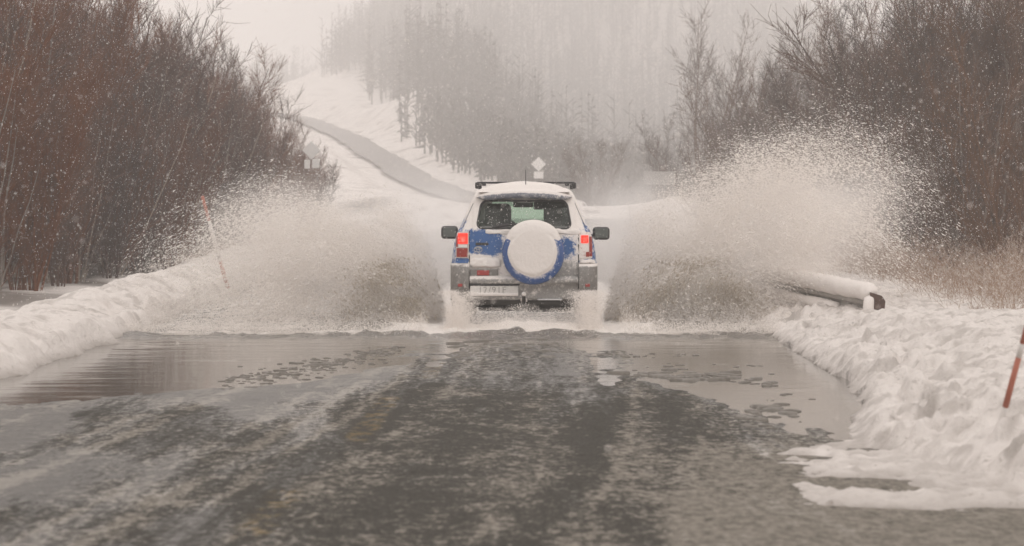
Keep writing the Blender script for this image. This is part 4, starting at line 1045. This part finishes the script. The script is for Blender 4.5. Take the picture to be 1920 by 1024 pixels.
def place(protos, x, y, h, key=None):
    p = random.choice(protos); z = float(ground_h(np.array([x]), np.array([y]))[0])
    s = h / 5.0; rz = random.uniform(0, 6.28); sc = (s * random.uniform(.9, 1.15), s * random.uniform(.9, 1.15), s)
    if p.name not in used:
        used.add(p.name); p.location = (x, y, z); p.rotation_euler = (0, 0, rz); p.scale = sc; o = p
    else: o = copy_tree(p, (x, y, z), rz, sc)
    pale = int(any(ch.name.startswith('stems') and ch.data.materials[0] == M['bark_pale'] for ch in o.children))
    o['label'], o['group'] = LABELS[(key[0], key[1], pale)]
# left thicket: rows running away beside the road
Yv = 40.0
nL = 0
while Yv < 104:
    for row in range(4):
        xx = -8.9 - row * 1.5 - 1.0 * sst(60, 85, Yv) + random.uniform(-.45, .45)
        if row == 3 and random.random() < 0.5: continue
        if xx < -(Yv + 3) * 0.232: continue
        h = np.interp(Yv, [41, 50, 60, 75, 90, 104], [6.1, 6.6, 6.9, 6.9, 6.4, 5.9]) * random.uniform(.74, 1.04) * (0.66 if row == 0 else 1.0)
        place(lp, float(xx), Yv + random.uniform(-.7, .7), float(h), ('l', min(row, 1))); nL += 1
    Yv += np.interp(Yv, [41, 60, 104], [1.05, 1.35, 2.1])
# right thicket
Yv = 35.0; nR = 0
while Yv < 108:
    for row in range(5):
        xx = np.interp(Yv, [33, 45, 70, 108], [6.6, 7.2, 7.6, 8.2]) + row * 1.45 + random.uniform(-.5, .5)
        if row >= 3 and random.random() < 0.4: continue
        if xx > (Yv + 3) * 0.212: continue
        h = np.interp(Yv, [33, 42, 55, 75, 108], [4.9, 5.7, 6.6, 6.3, 6.0]) * random.uniform(.72, 1.08) * (0.72 if row == 0 else 1.0)
        place(rp, float(xx), Yv + random.uniform(-.7, .7), float(h), ('r', min(row, 1))); nR += 1
    Yv += np.interp(Yv, [33, 60, 108], [1.5, 1.9, 3.4])
print('SHRUBS', nL, nR)
def single_tree(px, Y, top_py, seed, label, **kw):
    x = (px - VX) / F * Y; z = float(ground_h(np.array([x]), np.array([Y]))[0]); H = EYE + (HZ - top_py) / F * Y - z
    st, tw = make_shrub(seed, H=H, **kw)
    root = empty('bare_tree', (x, Y, z))
    V, Fa = seg_mesh(st, 6); mesh_np('trunk', V, Fa, M['twig_grey'], root, smooth=True)
    V, Fa = seg_mesh(tw, 3); mesh_np('crown', V, Fa, M['twig_grey'], root)
    tag(root, label, 'tree')
single_tree(1452, 86, 70, 301, 'fan-shaped bare tree with slanting boughs above the right spray', nst=9, spread=0.62, nbr=20, ntw=9, rad=0.055, twr=0.008, start=0.15)
single_tree(1545, 92, 35, 302, 'slim upright bare tree between the fan-shaped tree and right thicket', nst=4, spread=0.3, nbr=34, ntw=9, rad=0.065, twr=0.008, start=0.15)
single_tree(1325, 128, 20, 303, 'tallest bare tree, very faint in the fog right of the hill', nst=5, spread=0.3, nbr=30, ntw=9, rad=0.08, twr=0.011, start=0.2)
single_tree(1420, 140, 60, 304, 'broad bare tree faint in the fog behind the fan-shaped tree', nst=6, spread=0.45, nbr=30, ntw=10, rad=0.08, twr=0.011, start=0.15)
single_tree(1330, 112, 200, 305, 'low bushy bare tree standing in the fog left of fan-shaped tree', nst=9, spread=0.6, nbr=22, ntw=12, rad=0.04, twr=0.010, start=0.08)
single_tree(1240, 150, 225, 306, 'small bare tree fading into the fog above the wide road board', nst=9, spread=0.5, nbr=20, ntw=12, rad=0.05, twr=0.012, start=0.06)
single_tree(1660, 70, -40, 307, 'tall bare tree topping the right thicket, its crown cut by the frame', nst=5, spread=0.35, nbr=32, ntw=9, rad=0.06, twr=0.007, start=0.1)
single_tree(205, 62, -30, 308, 'tall thin bare tree rising above the left thicket', nst=5, spread=0.4, nbr=22, ntw=8, rad=0.05, twr=0.006, start=0.15)
single_tree(1120, 165, 265, 309, 'low brown hazy tree beyond the road right of the diamond sign', nst=9, spread=0.6, nbr=22, ntw=12, rad=0.05, twr=0.014, start=0.05)

# ---- dry grass along the shrub feet
def grass_field(name, pts, hmin, hmax, n, r, label):
    S = []
    base = np.array(pts)
    k = rng.integers(0, len(base), n); xy = base[k] + rng.normal(size=(n, 2)) * 0.22
    z = ground_h(xy[:, 0], xy[:, 1]); h = rng.uniform(hmin, hmax, n) * (0.5 + fbm(xy[:, 0] * 0.9, xy[:, 1] * 0.5, 0, 3, 5))
    ln = rng.normal(size=(n, 2)) * 0.16
    p0 = np.stack([xy[:, 0], xy[:, 1], np.maximum(z, -0.05) - 0.08], 1); p1 = p0 + np.stack([ln[:, 0] * h, ln[:, 1] * h, h * 0.6], 1)
    p2 = p1 + np.stack([ln[:, 0] * h * 1.6, ln[:, 1] * h * 1.6, h * 0.4], 1)
    S = np.concatenate([np.concatenate([p0, p1, np.full((n, 1), r), np.full((n, 1), r * .8)], 1), np.concatenate([p1, p2, np.full((n, 1), r * .8), np.full((n, 1), r * .3)], 1)], 0)
    for q in range(2):      # side sprigs
        s2 = p1 + (p2 - p1) * rng.random((n, 1)); e2 = s2 + np.concatenate([rng.normal(size=(n, 2)) * 0.09, rng.uniform(0.02, 0.12, (n, 1))], 1)
        S = np.concatenate([S, np.concatenate([s2, e2, np.full((n, 1), r * .6), np.full((n, 1), r * .3)], 1)], 0)
    V, Fa = seg_mesh(S, 3); o = mesh_np(name, V, Fa, M['grass'])
    tag(o, label, 'dry grass', kind='stuff')
pr_ = [(np.interp(y, [22, 26, 40, 80], [5.6, 5.0, 5.2, 6.5]) + rng.random() * 2.6, y) for y in rng.uniform(22, 80, 900)]
grass_field('dry_grass', pr_, 0.3, 1.0, 15000, 0.0032, 'frosted reddish dry grass and weeds at the foot of the right thicket')
pl_ = [(-7.6 - rng.random() * 1.6 - 0.0 * y, y) for y in rng.uniform(56, 110, 700)]
grass_field('dry_grass', pl_, 0.2, 0.6, 5000, 0.0035, 'frosted dry grass and weeds at the foot of the left thicket')

# ---- hazy forest on the hillside
def forest():
    n = 15000
    Yt = np.concatenate([rng.uniform(300, 470, n // 3), 470 + 430 * rng.random(n - n // 3)]); Xt = rng.uniform(-0.24, 0.24, n) * Yt
    px, _ = path_xz(Yt)
    keep = np.where(Yt < 470, (Xt > np.interp(Yt, [300, 400, 470], [-13, -25, -35]) + 3.5 * rng.normal(size=len(Yt))) & (np.abs(Xt - px) > 7), True) & ~((Xt < -45) & (Yt < 620)) & ~((Xt < -0.07 * Yt) & (Yt < 500))
    n2 = 2200; Y2 = rng.uniform(200, 300, n2); X2 = rng.uniform(-0.06, 0.11, n2) * Y2
    Yt = np.concatenate([Yt, Y2]); Xt = np.concatenate([Xt, X2]); keep = np.concatenate([keep, (rng.random(n2) < 0.1 + sst(-0.06, 0.0, X2 / Y2)) & (X2 > path_xz(Y2)[0] + 5)])
    keep &= (fbm(Xt * 0.06, Yt * 0.03, 0, 3, 300) > 0.24)
    Xt, Yt = Xt[keep], Yt[keep]; n = len(Xt); Zt = ground_h(Xt, Yt)
    Hh = rng.uniform(5, 13, n) * (0.6 + 0.8 * fbm(Xt * .05, Yt * .03, 0, 3, 8)) * np.where(Yt < 300, 0.5, 1.0); S = []
    for k in range(n):
        x, y, z, h = Xt[k], Yt[k], Zt[k], Hh[k]
        S.append((x, y, z - 0.5, x, y, z + h, 0.13, 0.03))
        con = rng.random() < 0.4
        m = 13 if con else 12
        for q in range(m):
            t = 0.15 + 0.83 * (q + rng.random()) / m; a = rng.uniform(0, 6.28)
            if con: l = (1 - t) * 0.24 * h + 0.3; dz = -0.2 * l; w = 0.22
            else: l = 0.22 * h * (1.1 - t) + 0.4; dz = 0.8 * l; w = 0.10
            S.append((x, y, z + t * h, x + math.cos(a) * l, y + math.sin(a) * l, z + t * h + dz, w, 0.03))
    V, Fa = seg_mesh(S, 3); o = mesh_np('forest', V, Fa, M['conifer'])
    tag(o, 'far forest on the hillside, fading into fog and snowfall', 'forest', kind='stuff')
forest()

# ------------------------------------------------------------------ haze
M_h = N('snowy_air'); pv = M_h.n('ShaderNodeVolumePrincipled'); pv.inputs['Color'].default_value = (0.985, 0.972, 0.965, 1)
pv.inputs['Density'].default_value = 0.0024; pv.inputs['Anisotropy'].default_value = 0.0
M_h.done(None, pv.outputs[0])
hz = rbox('haze', (0, 620, 79), (1300, 1320, 164), M_h.m, None, 0)
tag(hz, 'pale fog and fine snow hanging in the air', 'haze', kind='stuff')

# ------------------------------------------------------------------ spray thrown up by the car
def fan(side, n_big, n_fine, env, seed):
    """ballistic fan of water thrown outward from the wheels; env = (elevation deg, reach m, share)"""
    r_ = np.random.default_rng(seed); E = np.array(env, float)
    S0 = np.array([CX + side * 1.0, 30.0, 0.05])
    def sample(n, clump, edge):
        nj = 300
        cdf = np.cumsum(E[:, 2]); cdf = cdf / cdf[-1]
        jel = np.interp(r_.random(nj), np.concatenate([[0], cdf]), np.concatenate([[E[0, 0] - 4], E[:, 0]]))
        jaz = r_.normal(0, 0.33, nj) + 0.0; jy = r_.uniform(-2.6, 2.2, nj); jR = np.interp(jel, E[:, 0], E[:, 1]) * r_.uniform(0.72, 1.06, nj)
        w = r_.uniform(0.15, 1.0, nj) ** 1.7 + 0.1; k = r_.choice(nj, n, p=w / w.sum())
        q = r_.random(n) ** edge
        el = np.radians(jel[k]) + r_.normal(0, 0.018 + 0.05 * q, n); az = jaz[k] + r_.normal(0, 0.05, n)
        reach = jR[k] * q
        # launch elevation is steeper than the line of sight to the drop; gravity bends the path down
        drop_ = 0.16 * (reach / np.maximum(jR[k], .1)) ** 2 * jR[k]
        x = reach * np.cos(el) * np.cos(az); y = reach * np.cos(el) * np.sin(az); z = reach * np.sin(el) + 0.35 * reach * (1 - q) - drop_ * 0.5
        p = np.stack([S0[0] + side * x, S0[1] + jy[k] * (0.35 + 0.3 * q) + y, S0[2] + z], 1)
        p += r_.normal(size=(n, 3)) * (0.02 + 0.08 * q)[:, None] * clump
        v = np.stack([side * np.cos(el), 0.3 * np.sin(az), np.sin(el) - 0.9 * q], 1)
        cl = fbm(p[:, 0] * 2.2, p[:, 1] * 1.6, p[:, 2] * 2.4, 3, seed + 5)
        keep = (cl > 0.34 + 0.22 * q * r_.random(n)) & (p[:, 2] > 0.0)
        keep &= ~((np.abs(p[:, 0] - CX) < 0.98) & (p[:, 1] > 27.8))
        # spray stops above the bank rather than inside it
        return p[keep], v[keep], q[keep]
    p, v, q = sample(n_big, 1.0, 0.62); r = 0.0022 + 0.0066 * r_.random(len(p)) ** 5
    V1, F1 = drops(p, r, v * (1.0 + 4.0 * (r_.random(len(p)) ** 4))[:, None], 'tet')
    p2, v2, q2 = sample(n_fine, 0.7, 0.85); r2 = 0.0016 + 0.0012 * r_.random(len(p2))
    V2, F2 = drops(p2, r2, None, 'tet')
    V = np.concatenate([V1, V2]); Fa = np.concatenate([F1, F2 + len(V1)])
    return V, Fa
ENV_R = [(1, 2.7, .5), (8, 3.3, 1.3), (16, 3.9, 1.8), (24, 4.5, 1.8), (32, 4.7, 1.9), (40, 4.2, 1.6), (50, 3.1, 1.0), (60, 2.1, .6), (72, 1.75, .4)]
ENV_L = [(1, 3.2, .8), (8, 3.9, 1.5), (16, 3.9, 1.6), (24, 3.6, 1.4), (32, 3.3, 1.2), (40, 2.9, 1.0), (50, 2.2, .8), (60, 1.9, .6), (72, 1.6, .35)]
V, Fa = fan(1, 330000, 420000, ENV_R, 51)
tag(mesh_np('splash', V, Fa, M['drop']), 'tall white fan of spray thrown out right of the car towards the guard rail', 'splash', kind='stuff')
V, Fa = fan(-1, 230000, 270000, ENV_L, 52)
tag(mesh_np('splash', V, Fa, M['drop']), 'lower white fan of spray thrown out left of the car', 'splash', kind='stuff')

def muddy(side, seed, n, wd):
    r_ = np.random.default_rng(seed)
    t = r_.random(n); a = r_.random(n) ** 0.8
    x = CX + side * (1.32 + wd * t + 0.16 * r_.normal(size=n)); top = np.interp(t, [0, .15, .35, .6, .85, 1], [.12, .42, .74, .66, .42, .1]) * (0.8 + 0.5 * fbm(t * 5, t * 0, seed, 3, 3))
    z = 0.02 + top * a; y = 28.2 + 2.2 * r_.random(n) + 0.3 * t
    p = np.stack([x, y, z], 1); cl = fbm(p[:, 0] * 4, p[:, 1] * 2, p[:, 2] * 5, 3, seed)
    p = p[cl > 0.34 + 0.25 * r_.random(n)]; n = len(p)
    v = np.stack([np.full(n, side * 0.8), np.zeros(n), 1.2 * np.ones(n)], 1) + r_.normal(size=(n, 3)) * 0.3
    return drops(p, 0.0022 + 0.0075 * r_.random(n) ** 4, v * 1.6, 'oct')
for s_, l_ in ((1, 'brownish sheet of muddy water rising right of the car'), (-1, 'brownish sheet of muddy water rising left of the car')):
    V, Fa = muddy(s_, 60 + s_, 44000 if s_ > 0 else 22000, 1.5 if s_ > 0 else 0.72); tag(mesh_np('muddy_splash', V, Fa, M['muddy_drop']), l_, 'splash', kind='stuff')

# churned foam and low droplets: behind the tyres, along the front of the disturbed water
def low():
    r_ = np.random.default_rng(71); P_ = []; Rr = []
    for s_ in (-1, 1):
        n = 42000; h = r_.random(n) ** 1.5
        P_.append(np.stack([CX + s_ * 0.74 + r_.normal(0, 0.075, n) * (0.6 + h), 27.55 + 0.28 * r_.normal(size=n) - 0.1 * h, 0.02 + 0.42 * h], 1)); Rr.append(0.0018 + 0.0045 * r_.random(n) ** 3)
    n = 40000; x = r_.uniform(-0.9, 0.9, n); h = r_.random(n) ** 3
    P_.append(np.stack([CX + x, 27.3 + 0.5 * r_.normal(size=n), 0.03 + h * 0.2 * (0.5 + fbm(x * 4, x * 0, 0, 3, 9))], 1)); Rr.append(0.002 + 0.005 * r_.random(n) ** 3)
    for s_ in (-1, 1):
        n = 90000; x = 1.1 + 3.4 * r_.random(n) if s_ < 0 else 1.1 + 2.3 * r_.random(n); h = r_.random(n) ** 2.4
        yb = 26.15 + 0.35 * (fbm((CX + s_ * x) * 0.9, 3, 0, 3, 60) - 0.5) + r_.random(n) ** 1.6 * 2.6
        P_.append(np.stack([CX + s_ * x, yb, 0.0 + h * (0.10 + 0.30 * (yb - 26) / 2.6) * (0.4 + fbm(x * 3, yb, s_, 3, 10))], 1)); Rr.append(0.0018 + 0.0055 * r_.random(n) ** 3)
    p = np.concatenate(P_); r = np.concatenate(Rr); cl = fbm(p[:, 0] * 6, p[:, 1] * 3, p[:, 2] * 6, 3, 90); k = cl > 0.36
    return drops(p[k], r[k], None, 'tet')
V, Fa = low(); tag(mesh_np('foam', V, Fa, M['drop']), 'white foam and droplets churning on the water behind the car', 'foam', kind='stuff')

# fine mist hanging inside the spray
def mist(c, s, dens, seed, roty=0.0, label='', col=(0.99, 0.975, 0.965)):
    bm = bmesh.new(); bmesh.ops.create_icosphere(bm, subdivisions=4, radius=1.0)
    me = bpy.data.meshes.new('spray_mist'); bm.to_mesh(me); bm.free(); me.materials.append(mat_mist('fine_mist', dens, 2.2, col))
    o = bpy.data.objects.new('spray_mist', me); COL.objects.link(o); o.location = c; o.scale = s; o.rotation_euler = (0, roty, 0)
    tag(o, label, 'mist', kind='stuff')
mist((2.75, 31.2, 0.85), (2.5, 2.4, 1.15), 1.3, 1, R(-22), 'soft white mist inside the tall fan of spray right of the car')
mist((-2.55, 31.0, 0.75), (2.1, 2.3, 1.15), 1.0, 2, R(14), 'soft white mist inside the spray left of the car')
mist((1.25, 33.0, 1.0), (1.3, 2.6, 1.2), 0.8, 3, 0, 'thin mist rising close beside the right flank of the car')
mist((-1.45, 33.0, 1.0), (1.3, 2.6, 1.2), 0.8, 4, 0, 'thin mist rising close beside the left flank of the car')
mist((CX, 27.2, 0.08), (1.1, 0.7, 0.2), 1.0, 5, 0, 'low mist over the wake just behind the bumper')

mist((CX + 1.95, 28.9, 0.38), (0.85, 0.8, 0.45), 1.4, 6, R(-10), 'brown tinted mist in the muddy sheet right of the car', (0.92, 0.885, 0.84))
mist((CX - 1.7, 28.9, 0.35), (0.5, 0.7, 0.5), 1.4, 7, R(10), 'brown tinted mist in the muddy sheet left of the car', (0.92, 0.885, 0.84))

# ------------------------------------------------------------------ falling snow
n = 260000
Yf = 5 + 75 * rng.random(n) ** (1 / 2.4); Xf = rng.uniform(-0.25, 0.25, n) * Yf; Zf = rng.uniform(-0.02, 0.115, n) * Yf + 0.9
k = Zf > 0.25
pf = np.stack([Xf, Yf, Zf], 1)[k]
V, Fa = drops(pf, 0.0014 + 0.0030 * rng.random(len(pf)) ** 2, np.tile(np.array([[0.12, 0, 0.9]]), (len(pf), 1)) * rng.uniform(0.2, 1.2, (len(pf), 1)), 'oct')
tag(mesh_np('falling_snow', V, Fa, M['flake']), 'wet snowflakes falling through the air all over the scene', 'snowfall', kind='stuff')
